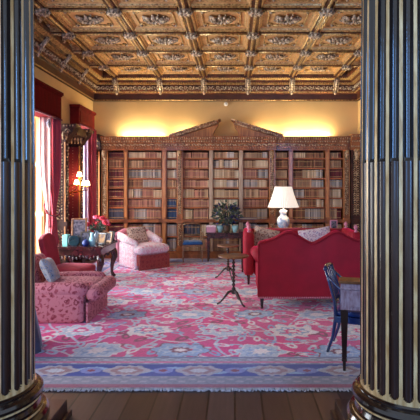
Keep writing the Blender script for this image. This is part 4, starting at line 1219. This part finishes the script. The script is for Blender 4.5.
# ------------------------------------------------------------------ desk and chair at right
dk = thing('writing_desk', 'polished desk corner with drawer jutting out behind the right column', 'desk', (.905, 3.86, .018), math.radians(-14))
w_, d_ = 1.0, .17
MB().box(-.015, w_, -.015, d_, .755, .778).build('tabletop', M['walnut'], dk, .004)
MB().box(.0, w_-.01, .0, d_-.01,   .53, .755).build('apron', M['desk'], dk)
dr = MB().box(.075, .70, -.008, 0, .56, .70).build('drawer', M['desk'], dk, .003)
kn = MB().lathe([(.006, 0), (.013, .012), (.001, .02)], (0, 0, 0), 10).build('knob', M['brass'], dr); kn.location = (.38, -.008, .63); kn.rotation_euler = (PI/2, 0, 0)
MB().box(-.006, w_, -.010, 0, .705, .72).build('banding', M['desk'], dk, .002)
for x in (.032, w_-.04):
    for y in (.028, d_-.04):
        l = MB().taper((x, y, .53), (.033, .028), (x, y, .10), (.017, .017)).taper((x, y, .10), (.022, .022), (x, y, .085), (.022, .022)).taper((x, y, .085), (.014, .014), (x, y, 0), (.011, .011))
        l.build('leg', M['walnut_dark'], dk)
dc = thing('desk_chair', 'ebonised open-back chair with blue leather seat beside the desk', 'chair', (1.20, 4.37, .018), math.radians(-22))
# local: faces +x
MB().rbox(-.19, .24, -.19, .19, .36, .41, .02, puff=.01).build('seat', M['leather_blue'], dc)
MB().box(-.20, .24, -.20, .20, .30, .36).build('seat_frame', M['blue_sheen_wood'], dc, .004)
for y in (-.18, .18):
    MB().tube([(-.27, y*.9, 0), (-.22, y*.95, .15), (-.19, y, .33), (-.20, y*.98, .5), (-.25, y*.93, .66), (-.29, y*.9, .79)], [.014, .016, .02, .017, .016, .014], 8).build('leg', M['blue_sheen_wood'], dc)
    MB().taper((.21, y, .32), (.018, .018), (.21, y, 0), (.012, .012)).build('leg', M['blue_sheen_wood'], dc)
    MB().tube([(-.27, y*.93, .73), (-.20, y*1.0, .66), (-.10, y*1.1, .585), (.06, y*1.12, .56), (.10, y*1.1, .50), (.08, y*1.02, .36)], [.012, .013, .013, .014, .013, .014], 8).build('arm', M['blue_sheen_wood'], dc)
mb = MB().tube([(-.29, -.17, .79), (-.30, -.08, .805), (-.305, 0, .81), (-.30, .08, .805), (-.29, .17, .79)], .02, 8, flat=.8)
mb.tube([(-.205, -.17, .47), (-.205, .17, .47)], .013, 8)
for k in range(4):
    y = -.1+k*.067; mb.tube([(-.205, y, .47), (-.24, y, .62), (-.30, y*1.1, .80)], .008, 6)
mb.build('back_splat', M['blue_sheen_wood'], dc)

# slate-coloured draped stool at the far left, mostly behind the column
ds = MB(); n = 40; vs = []; fs = []
rows = [(.0, .31), (.1, .30), (.3, .265), (.45, .24), (.52, .22), (.55, .15), (.56, .001)]
for z, r in rows:
    for k in range(n):
        a = 2*PI*k/n; f = 1+.06*math.cos(9*a)*max(0, 1-z/.5); vs.append((r*f*math.cos(a), r*f*math.sin(a), z))
for i in range(len(rows)-1):
    for k in range(n): fs.append((i*n+k, i*n+(k+1) % n, (i+1)*n+(k+1) % n, (i+1)*n+k))
ds.add(vs, fs, 0, True)
tag(ds.build('draped_stool', M['drape'], loc=(-2.19, 4.32, .018)), 'slate blue cloth-draped stool showing just beside the left column', 'stool')
